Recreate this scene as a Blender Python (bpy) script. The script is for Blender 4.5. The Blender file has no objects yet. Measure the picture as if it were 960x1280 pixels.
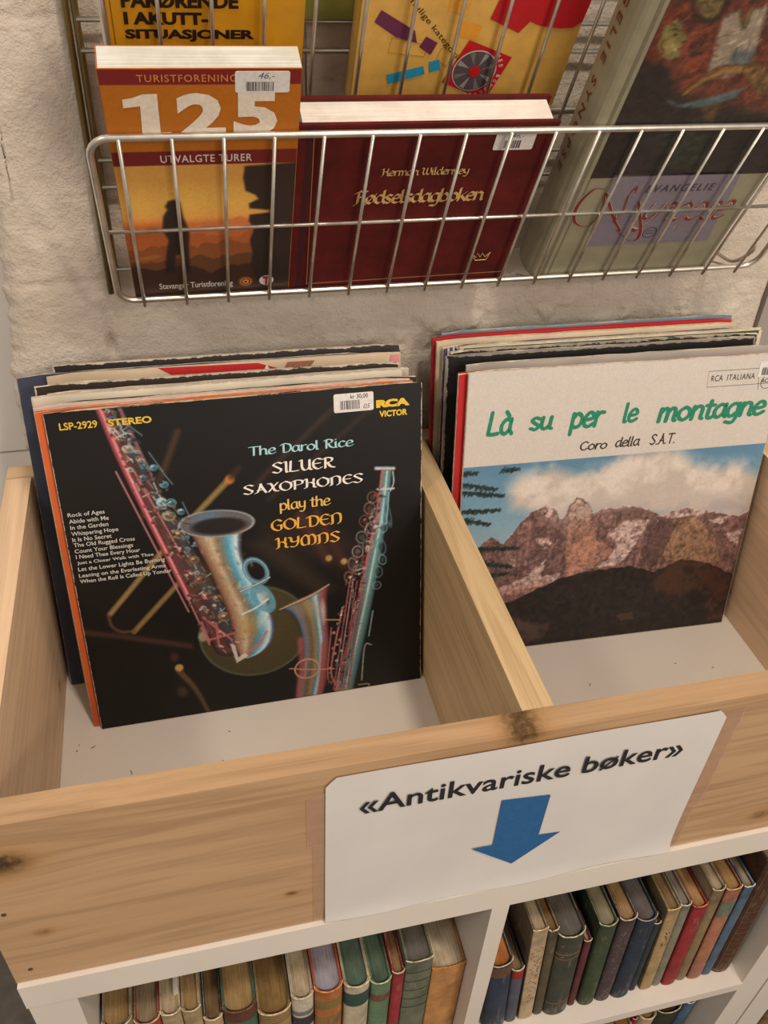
import bpy, bmesh, math, random
import numpy as np
from mathutils import Vector, Matrix

SC = bpy.context.scene
COL = SC.collection
rnd = random.Random(7)
nrs = np.random.RandomState(5)

# ---------------------------------------------------------------- camera, world, lights, exposure
cam_d = bpy.data.cameras.new('camera')
cam_d.sensor_fit = 'VERTICAL'; cam_d.sensor_height = 36.0
cam_d.lens = 1082.02 / 1280 * 36.0
cam_d.clip_start = 0.02
cam = bpy.data.objects.new('camera', cam_d); COL.objects.link(cam)
cam.location = (0.28210, -0.33460, 0.68480)
cam.rotation_euler = (0.90120, -0.04440, -0.23210)
SC.camera = cam

world = bpy.data.worlds.new('world'); SC.world = world; world.use_nodes = True
bg = world.node_tree.nodes['Background']
bg.inputs[0].default_value = (1.0, 0.90, 0.80, 1); bg.inputs[1].default_value = 0.45

def area_light(name, loc, target, size, power, col=(1.0, 0.88, 0.75)):
    d = bpy.data.lights.new(name, 'AREA'); d.shape = 'DISK'; d.size = size; d.energy = power; d.color = col
    o = bpy.data.objects.new(name, d); COL.objects.link(o); o.location = loc
    o.rotation_euler = (Vector(target) - Vector(loc)).to_track_quat('-Z', 'Y').to_euler()
    return o
area_light('ceiling_spot_front', (1.25, -1.50, 1.40), (.45, .2, .1), .16, 8.5)
area_light('ceiling_spot_overhead', (0.70, -0.62, 1.90), (.45, .2, .1), .18, 16)
area_light('fill_light_left', (-0.95, -0.75, 1.85), (.1, .5, .1), .25, 9)  # added fill, brightens the panelled wall at the far left
area_light('fill_light_front_right', (1.2, -2.2, 1.10), (.45, .2, .1), 1.2, 18)  # added broad low fill, lifts the wall below the basket; no window here

SC.view_settings.view_transform = 'Standard'; SC.view_settings.look = 'None'
SC.view_settings.gamma = 1.0; SC.view_settings.use_curve_mapping = False
SC.view_settings.exposure = 0.0

# ---------------------------------------------------------------- helpers: colour and materials
def lin(c):
    c = np.asarray(c, float) / 255.0
    return np.where(c <= .04045, c / 12.92, ((c + .055) / 1.055) ** 2.4)
def rgba(c): return tuple(float(x) for x in lin(c)) + (1.0,)

class NT:
    def __init__(s, name):
        s.m = bpy.data.materials.new(name); s.m.use_nodes = True
        s.t = s.m.node_tree; s.b = s.t.nodes['Principled BSDF']
    def n(s, typ, **kw):
        nd = s.t.nodes.new(typ)
        for k, v in kw.items():
            if k.startswith('i_'): nd.inputs[k[2:].replace('_', ' ')].default_value = v
            else: setattr(nd, k, v)
        return nd
    def l(s, a, b): s.t.links.new(a, b)
    def math(s, op, a, b=None, c=None, clamp=False):
        nd = s.n('ShaderNodeMath', operation=op); nd.use_clamp = clamp
        for i, v in enumerate((a, b, c)):
            if v is None: continue
            if hasattr(v, 'links'): s.l(v, nd.inputs[i])
            else: nd.inputs[i].default_value = v
        return nd.outputs[0]
    def mix(s, fac, a, b, mode='MIX'):
        nd = s.n('ShaderNodeMix', data_type='RGBA', blend_type=mode)
        for i, v in ((0, fac), (6, a), (7, b)):
            if hasattr(v, 'links'): s.l(v, nd.inputs[i])
            else: nd.inputs[i].default_value = v
        return nd.outputs[2]
    def coords(s, which='Object', scale=(1, 1, 1)):
        tc = s.n('ShaderNodeTexCoord'); mp = s.n('ShaderNodeMapping')
        mp.inputs['Scale'].default_value = scale
        s.l(tc.outputs[which], mp.inputs[0]); return mp.outputs[0]
    def noise(s, co, scale, detail=4, rough=.55, dist=0):
        nd = s.n('ShaderNodeTexNoise'); nd.inputs['Scale'].default_value = scale
        nd.inputs['Detail'].default_value = detail; nd.inputs['Roughness'].default_value = rough
        nd.inputs['Distortion'].default_value = dist
        s.l(co, nd.inputs['Vector']); return nd.outputs[0]
    def ramp(s, fac, stops):
        nd = s.n('ShaderNodeValToRGB'); e = nd.color_ramp.elements
        while len(e) > 1: e.remove(e[-1])
        e[0].position = stops[0][0]; e[0].color = stops[0][1]
        for p, c in stops[1:]:
            x = e.new(p); x.color = c
        s.l(fac, nd.inputs[0]); return nd.outputs[0]
    def bump(s, h, strength=.3, dist=.001):
        nd = s.n('ShaderNodeBump'); nd.inputs['Strength'].default_value = strength
        nd.inputs['Distance'].default_value = dist
        s.l(h, nd.inputs['Height']); s.l(nd.outputs[0], s.b.inputs['Normal'])
    def base(s, v):
        if hasattr(v, 'links'): s.l(v, s.b.inputs['Base Color'])
        else: s.b.inputs['Base Color'].default_value = v
    def rough(s, r, spec=.5, metal=0.0, coat=0.0):
        s.b.inputs['Roughness'].default_value = r; s.b.inputs['Specular IOR Level'].default_value = spec
        s.b.inputs['Metallic'].default_value = metal; s.b.inputs['Coat Weight'].default_value = coat
        return s.m

_mc = {}
def plain(c, rough=.6, spec=.4, metal=0.0, var=.12, scale=60, coat=0.0):
    """a colour broken up by a fine noise"""
    key = (tuple(c), rough, spec, metal, var, scale, coat)
    if key in _mc: return _mc[key]
    t = NT('paint_%02x%02x%02x' % tuple(int(x) for x in c))
    co = t.coords(); f = t.noise(co, scale, 5, .6)
    a = np.clip(np.array(c, float) * (1 - var), 0, 255); b = np.clip(np.array(c, float) * (1 + var), 0, 255)
    t.base(t.ramp(f, [(.3, rgba(a)), (.7, rgba(b))])); m = t.rough(rough, spec, metal, coat)
    _mc[key] = m; return m

def cloth(c, worn=(205, 190, 165), amount=.5, weave=1.0):
    """worn book cloth: weave relief, rubbed patches"""
    lum = .3 * c[0] + .55 * c[1] + .15 * c[2]; c = tuple(np.round((np.array(c, float) * .74 + lum * .26 * np.array([1.06, 1, .88])) * .93, 1))
    key = ('cloth', tuple(c), tuple(worn), amount)
    if key in _mc: return _mc[key]
    t = NT('book_cloth_%02x%02x%02x' % tuple(int(x) for x in c))
    co = t.coords(); f = t.noise(co, 35, 6, .65); g = t.noise(co, 900, 2, .5); big = t.noise(t.coords(scale=(1, 1, .3)), 60, 8, .7)
    c0 = t.ramp(f, [(.3, rgba(np.array(c) * .78)), (.7, rgba(np.clip(np.array(c) * 1.16, 0, 255)))])
    m1 = t.ramp(big, [(.56, (0, 0, 0, 1)), (.80, (amount, amount, amount, 1))])
    t.base(t.mix(m1, c0, rgba(worn))); t.bump(g, .35, .0004); m = t.rough(.75, .25)
    _mc[key] = m; return m

def page_mat(c, axis=0, con=1.0):
    key = ('page', tuple(c), axis, con)
    if key in _mc: return _mc[key]
    t = NT('page_edges_%02x%02x%02x' % tuple(int(x) for x in c))
    co = t.coords(scale=(1500, 25, 25) if axis == 0 else (12, 700, 12)); f = t.noise(co, 1.0, 3, .6); g = t.noise(t.coords(), 45, 4, .6)
    a = t.ramp(f, [(.25, rgba(np.array(c) * (1 - .28 * con))), (.6, rgba(c)), (.85, rgba(np.clip(np.array(c) * 1.12, 0, 255)))])
    b = t.ramp(g, [(.35, rgba((190, 165, 135) if con > .5 else (225, 215, 205))), (.6, (1, 1, 1, 1))])
    t.base(t.mix(.5, a, b, 'MULTIPLY')); t.bump(f, .3, .0004); m = t.rough(.85, .15)
    _mc[key] = m; return m

def pine(name, axis, knots=(), tone=(204, 172, 132), dark=(172, 134, 96), wave=.08):
    """pine board: growth bands running along one axis, knots at given places (u along grain, v across, radius)"""
    t = NT(name)
    tc = t.n('ShaderNodeTexCoord'); sp = t.n('ShaderNodeSeparateXYZ'); t.l(tc.outputs['Object'], sp.inputs[0])
    X, Y, Z = sp.outputs
    if axis == 'X': u, v, w = X, Z, Y
    else: u, v, w = Y, Z, X
    vv = v; kn = None
    for (ku, kv, kr, kd) in knots:
        du = t.math('MULTIPLY', t.math('SUBTRACT', u, ku), 1 / (kr * 1.5)); dv = t.math('MULTIPLY', t.math('SUBTRACT', v, kv), 1 / kr)
        d2 = t.math('ADD', t.math('MULTIPLY', du, du), t.math('MULTIPLY', dv, dv))
        g = t.math('POWER', 2.718, t.math('MULTIPLY', d2, -.22))
        vv = t.math('SUBTRACT', vv, t.math('MULTIPLY', t.math('MULTIPLY', dv, g), kr * .55))
        k = t.math('MULTIPLY', t.math('POWER', 2.718, t.math('MULTIPLY', d2, -1.4)), kd)
        kn = k if kn is None else t.math('MAXIMUM', kn, k)
    cb = t.n('ShaderNodeCombineXYZ')
    t.l(t.math('MULTIPLY', u, 1.3), cb.inputs[0]); t.l(t.math('MULTIPLY', w, 22), cb.inputs[1]); t.l(t.math('MULTIPLY', vv, 26), cb.inputs[2])
    bands = t.noise(cb.outputs[0], 1.6, 3, .5, .15)
    wv = t.math('SINE', t.math('MULTIPLY', bands, 34.0))
    cb2 = t.n('ShaderNodeCombineXYZ')
    t.l(t.math('MULTIPLY', u, 14), cb2.inputs[0]); t.l(t.math('MULTIPLY', w, 700), cb2.inputs[1]); t.l(t.math('MULTIPLY', vv, 700), cb2.inputs[2])
    fine = t.noise(cb2.outputs[0], 1.0, 3, .6)
    broad = t.noise(cb.outputs[0], .5, 3, .5)
    f = t.math('ADD', t.math('MULTIPLY', wv, wave), t.math('ADD', t.math('MULTIPLY', fine, .38), t.math('MULTIPLY', broad, .5)))
    col = t.ramp(f, [(.25, rgba(np.clip(np.array(tone) * 1.07, 0, 255))), (.45, rgba(tone)), (.72, rgba(dark))])
    if kn is not None:
        rg = t.noise(tc.outputs['Object'], 220, 4, .6)
        kk = t.math('MULTIPLY', kn, t.math('ADD', .55, rg), clamp=True)
        col = t.mix(t.math('MINIMUM', t.math('MULTIPLY', kk, 1.2), 1.0), col, t.ramp(kk, [(.2, rgba((176, 128, 74))), (.75, rgba((112, 84, 50))), (1, rgba((70, 50, 32)))]))
    t.base(col); t.bump(fine, .25, .0003)
    return t.rough(.55, .35)

# ---------------------------------------------------------------- helpers: objects
def tag(o, label=None, cat=None, group=None, kind=None):
    if label: o['label'] = label
    if cat: o['category'] = cat
    if group: o['group'] = group
    if kind: o['kind'] = kind
    return o
def link(o, parent=None):
    COL.objects.link(o)
    if parent is not None: o.parent = parent
    return o
def empty(name, loc=(0, 0, 0), mat=None):
    o = bpy.data.objects.new(name, None); o.empty_display_size = .02; link(o)
    if mat is not None: o.matrix_world = mat
    else: o.location = loc
    return o
def mobj(name, verts, faces, mat, parent=None, smooth=False, loc=None):
    me = bpy.data.meshes.new(name); me.from_pydata([tuple(map(float, v)) for v in verts], [], [tuple(f) for f in faces])
    for m in (mat if isinstance(mat, (list, tuple)) else [mat]):
        if m: me.materials.append(m)
    if smooth: me.shade_smooth()
    o = bpy.data.objects.new(name, me)
    if loc: o.location = loc
    return link(o, parent)
def bobj(name, bm, mat, parent=None, smooth=False, bevel=0, loc=None):
    if bevel: bmesh.ops.bevel(bm, geom=[e for e in bm.edges if e.calc_face_angle(0) > .6], offset=bevel, segments=2, affect='EDGES', profile=.6)
    bmesh.ops.recalc_face_normals(bm, faces=bm.faces)
    me = bpy.data.meshes.new(name); bm.to_mesh(me); bm.free()
    for m in (mat if isinstance(mat, (list, tuple)) else [mat]): me.materials.append(m)
    if smooth: me.shade_smooth()
    o = bpy.data.objects.new(name, me)
    if loc: o.location = loc
    return link(o, parent)
def bbox(bm, a, b, mi=0):
    x0, y0, z0 = a; x1, y1, z1 = b
    vs = [bm.verts.new(p) for p in ((x0, y0, z0), (x1, y0, z0), (x1, y1, z0), (x0, y1, z0), (x0, y0, z1), (x1, y0, z1), (x1, y1, z1), (x0, y1, z1))]
    for f in ((3, 2, 1, 0), (4, 5, 6, 7), (0, 1, 5, 4), (1, 2, 6, 5), (2, 3, 7, 6), (3, 0, 4, 7)):
        bm.faces.new([vs[i] for i in f]).material_index = mi
def box(name, a, b, mat, parent=None, bevel=.0008):
    bm = bmesh.new(); bbox(bm, a, b); return bobj(name, bm, mat, parent, bevel=bevel)
def frame(o, yaw, lean, rot=0):
    """placement matrix: X along the face, Z up the face, Y into the depth"""
    u = Vector((math.cos(yaw), math.sin(yaw), 0)); h = Vector((-math.sin(yaw), math.cos(yaw), 0))
    w = h * math.sin(lean) + Vector((0, 0, 1)) * math.cos(lean)
    c, s = math.cos(rot), math.sin(rot)
    u, w = u * c + w * s, w * c - u * s
    y = w.cross(u)
    return Matrix(((u.x, y.x, w.x, o[0]), (u.y, y.y, w.y, o[1]), (u.z, y.z, w.z, o[2]), (0, 0, 0, 1)))
def crom(pts, n=6):
    P = np.array(pts, float)
    if len(P) < 3: return P
    Q = np.vstack([2 * P[0] - P[1], P, 2 * P[-1] - P[-2]]); out = []
    for i in range(1, len(Q) - 2):
        p0, p1, p2, p3 = Q[i - 1:i + 3]
        for t in np.arange(n) / n:
            out.append(.5 * ((2 * p1) + (-p0 + p2) * t + (2 * p0 - 5 * p1 + 4 * p2 - p3) * t * t + (-p0 + 3 * p1 - 3 * p2 + p3) * t ** 3))
    out.append(P[-1]); return np.array(out)
def tube_geo(path, r, sides=8, closed=False):
    P = [Vector(p) for p in path]; n = len(P); V = []; F = []
    up = None
    for i in range(n):
        if closed: d = P[(i + 1) % n] - P[i - 1]
        else: d = P[min(i + 1, n - 1)] - P[max(i - 1, 0)]
        d.normalize()
        if up is None: up = d.orthogonal().normalized()
        else: up = (up - d * up.dot(d)).normalized()
        s = d.cross(up)
        for k in range(sides):
            a = 2 * math.pi * k / sides
            V.append(P[i] + (up * math.cos(a) + s * math.sin(a)) * r)
    for i in range(n if closed else n - 1):
        j = (i + 1) % n
        for k in range(sides):
            F.append((i * sides + k, i * sides + (k + 1) % sides, j * sides + (k + 1) % sides, j * sides + k))
    if not closed:
        F.append(tuple(range(sides))[::-1]); F.append(tuple((n - 1) * sides + k for k in range(sides)))
    return V, F
def tube(name, path, r, mat, parent, sides=8, closed=False):
    V, F = tube_geo(path, r, sides, closed); return mobj(name, V, F, mat, parent, smooth=True)

# ---------------------------------------------------------------- helpers: flat print as coloured mesh
def vnoise(h, w, cell, seed):
    r = np.random.RandomState(seed); gh, gw = int(h / cell) + 3, int(w / cell) + 3
    g = r.rand(gh, gw); y = np.arange(h) / cell; x = np.arange(w) / cell
    yi, xi = y.astype(int), x.astype(int); fy, fx = y - yi, x - xi; fy = fy * fy * (3 - 2 * fy); fx = fx * fx * (3 - 2 * fx)
    a = g[np.ix_(yi, xi)]; b = g[np.ix_(yi, xi + 1)]; c = g[np.ix_(yi + 1, xi)]; d = g[np.ix_(yi + 1, xi + 1)]
    fx = fx[None]; fy = fy[:, None]
    return (a * (1 - fx) + b * fx) * (1 - fy) + (c * (1 - fx) + d * fx) * fy
def fbm(h, w, cell, seed, octs=4):
    o = 0; a = 1; s = 0
    for i in range(octs):
        o = o + a * vnoise(h, w, max(cell / 2 ** i, 1), seed + i); s += a; a *= .55
    return o / s
class Canvas:
    """picture drawn in millimetres, v upwards"""
    def __init__(s, x0, y0, x1, y1, res, bgc):
        s.x0, s.y0, s.x1, s.y1, s.r = x0, y0, x1, y1, res
        s.w = int(round((x1 - x0) * res)) + 1; s.h = int(round((y1 - y0) * res)) + 1
        s.a = np.zeros((s.h, s.w, 3)); s.a[:] = bgc
        s.X = np.linspace(x0, x1, s.w)[None].repeat(s.h, 0); s.Y = np.linspace(y0, y1, s.h)[:, None].repeat(s.w, 1)
    def sub(s, x0, y0, x1, y1):
        i0 = max(int((y0 - s.y0) * s.r), 0); i1 = min(int((y1 - s.y0) * s.r) + 2, s.h)
        j0 = max(int((x0 - s.x0) * s.r), 0); j1 = min(int((x1 - s.x0) * s.r) + 2, s.w)
        return slice(i0, max(i1, i0)), slice(j0, max(j1, j0))
    def blend(s, sl, m, c):
        m = np.clip(m, 0, 1)[..., None]; s.a[sl] = s.a[sl] * (1 - m) + np.asarray(c, float) * m
    def poly(s, pts, c, alpha=1.0, soft=0.0, tex=None):
        P = np.array(pts, float); x0, y0 = P.min(0) - soft - 1; x1, y1 = P.max(0) + soft + 1
        sl = s.sub(x0, y0, x1, y1); X = s.X[sl]; Y = s.Y[sl]
        if X.size == 0: return
        ins = np.zeros(X.shape, bool); dm = np.full(X.shape, 1e9)
        for (ax, ay), (bx, by) in zip(P, np.roll(P, -1, 0)):
            if ay != by:
                cr = ((ay > Y) != (by > Y)) & (X < (bx - ax) * (Y - ay) / (by - ay) + ax); ins ^= cr
            L = max((bx - ax) ** 2 + (by - ay) ** 2, 1e-9)
            t = np.clip(((X - ax) * (bx - ax) + (Y - ay) * (by - ay)) / L, 0, 1)
            dm = np.minimum(dm, np.hypot(X - ax - t * (bx - ax), Y - ay - t * (by - ay)))
        sd = np.where(ins, dm, -dm); e = max(soft, .5 / s.r)
        m = np.clip(sd / e * .5 + .5, 0, 1) * alpha
        if tex is not None: m = m * tex[sl]
        s.blend(sl, m, c)
    def tube(s, pts, wd, ramp, alpha=1.0, soft=.0, smooth=True):
        """stroke with varying width; ramp = list of (offset -1..1, colour) or one colour"""
        P = crom(pts, 6) if smooth and len(pts) > 2 else np.array(pts, float)
        W = np.interp(np.linspace(0, 1, len(P)), np.linspace(0, 1, len(np.atleast_1d(wd))), np.atleast_1d(wd)) / 2
        wm = W.max() + soft + 1; x0, y0 = P.min(0) - wm; x1, y1 = P.max(0) + wm
        sl = s.sub(x0, y0, x1, y1); X = s.X[sl]; Y = s.Y[sl]
        if X.size == 0: return
        best = np.full(X.shape, 1e9); off = np.zeros(X.shape); ww = np.ones(X.shape)
        for i in range(len(P) - 1):
            (ax, ay), (bx, by) = P[i], P[i + 1]; L = math.hypot(bx - ax, by - ay)
            if L < 1e-6: continue
            t = ((X - ax) * (bx - ax) + (Y - ay) * (by - ay)) / L / L
            lo, hi = (-.02 if i == 0 else -.6), (1.02 if i == len(P) - 2 else 1.6)
            tc = np.clip(t, 0, 1); d = np.hypot(X - ax - tc * (bx - ax), Y - ay - tc * (by - ay))
            w_ = W[i] + (W[i + 1] - W[i]) * tc; q = d / np.maximum(w_, 1e-6)
            sg = -((X - ax) * (by - ay) - (Y - ay) * (bx - ax)) / L
            up = q < best; best[up] = q[up]; off[up] = (np.sign(sg) * d)[up] / np.maximum(w_[up], 1e-6); ww[up] = w_[up]
        e = np.maximum(soft, .5 / s.r) / ww
        m = np.clip((1 - best) / e * .5 + .5, 0, 1) * alpha
        if isinstance(ramp[0], (int, float)): s.blend(sl, m, ramp)
        else:
            ks = [k for k, _ in ramp]; C = np.array([c for _, c in ramp], float); o = np.clip(off, -1, 1)
            cc = np.stack([np.interp(o, ks, C[:, k]) for k in range(3)], -1)
            mm = np.clip(m, 0, 1)[..., None]; s.a[sl] = s.a[sl] * (1 - mm) + cc * mm
    def strip(s, L, R, ramp, n=26):
        L = crom(L, 5); R = crom(R, 5); ks = [k for k, _ in ramp]; C = np.array([c for _, c in ramp], float)
        m = min(len(L), len(R)); L = L[np.linspace(0, len(L) - 1, m).astype(int)]; R = R[np.linspace(0, len(R) - 1, m).astype(int)]
        for i in range(n):
            t0, t1 = i / n, min((i + 1.25) / n, 1); tm = (i + .5) / n; c = [float(np.interp(tm, ks, C[:, k])) for k in range(3)]
            s.poly(list(L + (R - L) * t0) + list((L + (R - L) * t1)[::-1]), c, 1, 0)
    def ell(s, c, rx, ry, col, rot=0, alpha=1.0, soft=0.0, ring=0):
        R = max(rx, ry) + soft + ring + 1; sl = s.sub(c[0] - R, c[1] - R, c[0] + R, c[1] + R); X = s.X[sl] - c[0]; Y = s.Y[sl] - c[1]
        if X.size == 0: return
        ca, sa = math.cos(rot), math.sin(rot); x = X * ca + Y * sa; y = -X * sa + Y * ca
        q = np.hypot(x / rx, y / ry); sd = (1 - q) * min(rx, ry); e = max(soft, .5 / s.r)
        m = np.clip(sd / e * .5 + .5, 0, 1)
        if ring: m = np.clip((ring / 2 - abs(sd)) / e * .5 + .5, 0, 1)
        s.blend(sl, m * alpha, col)
    def grain(s, amp, cell=1, seed=3):
        s.a *= (1 + amp * (fbm(s.h, s.w, max(cell * s.r, 1.01), seed, 3)[..., None] - .5) * 2)

def vc_mat(name, rough=.45, spec=.4, coat=0.0):
    t = NT(name); at = t.n('ShaderNodeVertexColor', layer_name='print')
    g = t.noise(t.coords(), 900, 2, .5)
    t.base(t.mix(.12, at.outputs[0], t.ramp(g, [(.3, (.75, .75, .75, 1)), (.7, (1, 1, 1, 1))]), 'MULTIPLY'))
    t.b.inputs['Coat Roughness'].default_value = .35
    return t.rough(rough, spec, 0, coat)
GLOSS = vc_mat('printed_gloss', .5, .35, .05); MATTE = vc_mat('printed_matte', .6, .3)
def print_panel(name, cv, parent, y=-.0003, mat=GLOSS):
    """flat printed picture: a fine grid of faces coloured point by point"""
    h, w = cv.h, cv.w; co = np.zeros((h, w, 3), np.float32)
    co[..., 0] = cv.X / 1000; co[..., 1] = y; co[..., 2] = cv.Y / 1000
    me = bpy.data.meshes.new(name); me.vertices.add(h * w); me.vertices.foreach_set('co', co.ravel())
    idx = np.arange(h * w).reshape(h, w)
    q = np.stack([idx[:-1, :-1], idx[:-1, 1:], idx[1:, 1:], idx[1:, :-1]], -1).reshape(-1, 4); nf = len(q)
    me.loops.add(nf * 4); me.loops.foreach_set('vertex_index', q.ravel().astype(np.int32))
    me.polygons.add(nf); me.polygons.foreach_set('loop_start', np.arange(0, nf * 4, 4, dtype=np.int32))
    me.update(calc_edges=True)
    at = me.color_attributes.new('print', 'FLOAT_COLOR', 'POINT')
    c = np.ones((h * w, 4), np.float32); c[:, :3] = lin(np.clip(cv.a, 0, 255)).reshape(-1, 3); at.data.foreach_set('color', c.ravel())
    me.materials.append(mat); o = bpy.data.objects.new(name, me); return link(o, parent)

# ---------------------------------------------------------------- helpers: lettering
INK = {}
def ink(c, rough=.5, metal=0.0):
    k = (tuple(c), rough, metal)
    if k not in INK: INK[k] = plain(c, rough, .4, metal, .05, 300)
    return INK[k]
def font_geo(s, bold=0.0, space=1.0):
    cu = bpy.data.curves.new('t', 'FONT'); cu.body = s; cu.offset = bold; cu.resolution_u = 3; cu.space_character = space; cu.fill_mode = 'FRONT'
    o = bpy.data.objects.new('t', cu); COL.objects.link(o)
    dg = bpy.context.evaluated_depsgraph_get(); me = bpy.data.meshes.new_from_object(o.evaluated_get(dg))
    V = np.array([v.co[:2] for v in me.vertices]); F = [tuple(p.vertices) for p in me.polygons]
    bpy.data.objects.remove(o); bpy.data.curves.remove(cu); bpy.data.meshes.remove(me)
    return V, F
def place_text(name, VF, parent, p0, p1, mat, y=-.0006, shear=0.0, rot=0.0, layered=False):
    """fit lettering in the box p0..p1 (mm), optional shear and turn about the centre"""
    V, F = VF; V = np.array(V, float).copy(); V[:, 0] += shear * V[:, 1]
    a = V.min(0); b = V.max(0); s = (np.array(p1, float) - np.array(p0, float)) / (b - a)
    V = (V - a) * s + np.array(p0)
    if rot:
        c = (np.array(p0) + np.array(p1)) / 2; ca, sa = math.cos(rot), math.sin(rot); d = V - c
        V = c + np.stack([d[:, 0] * ca - d[:, 1] * sa, d[:, 0] * sa + d[:, 1] * ca], 1)
    off = np.zeros(len(V))
    if layered:
        for i, f in enumerate(F): off[list(f)] = (i % 7) * 1.2e-5
    return mobj(name, [(x / 1000, y - o, z / 1000) for (x, z), o in zip(V, off)], F, mat, parent)
def text(name, s, parent, p0, p1, c, bold=0.0, space=1.0, shear=0.0, y=-.0006, rot=0.0, metal=0.0, rough=.5):
    return place_text(name, font_geo(s, bold, space), parent, p0, p1, ink(c, rough, metal), y, shear, rot)

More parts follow.
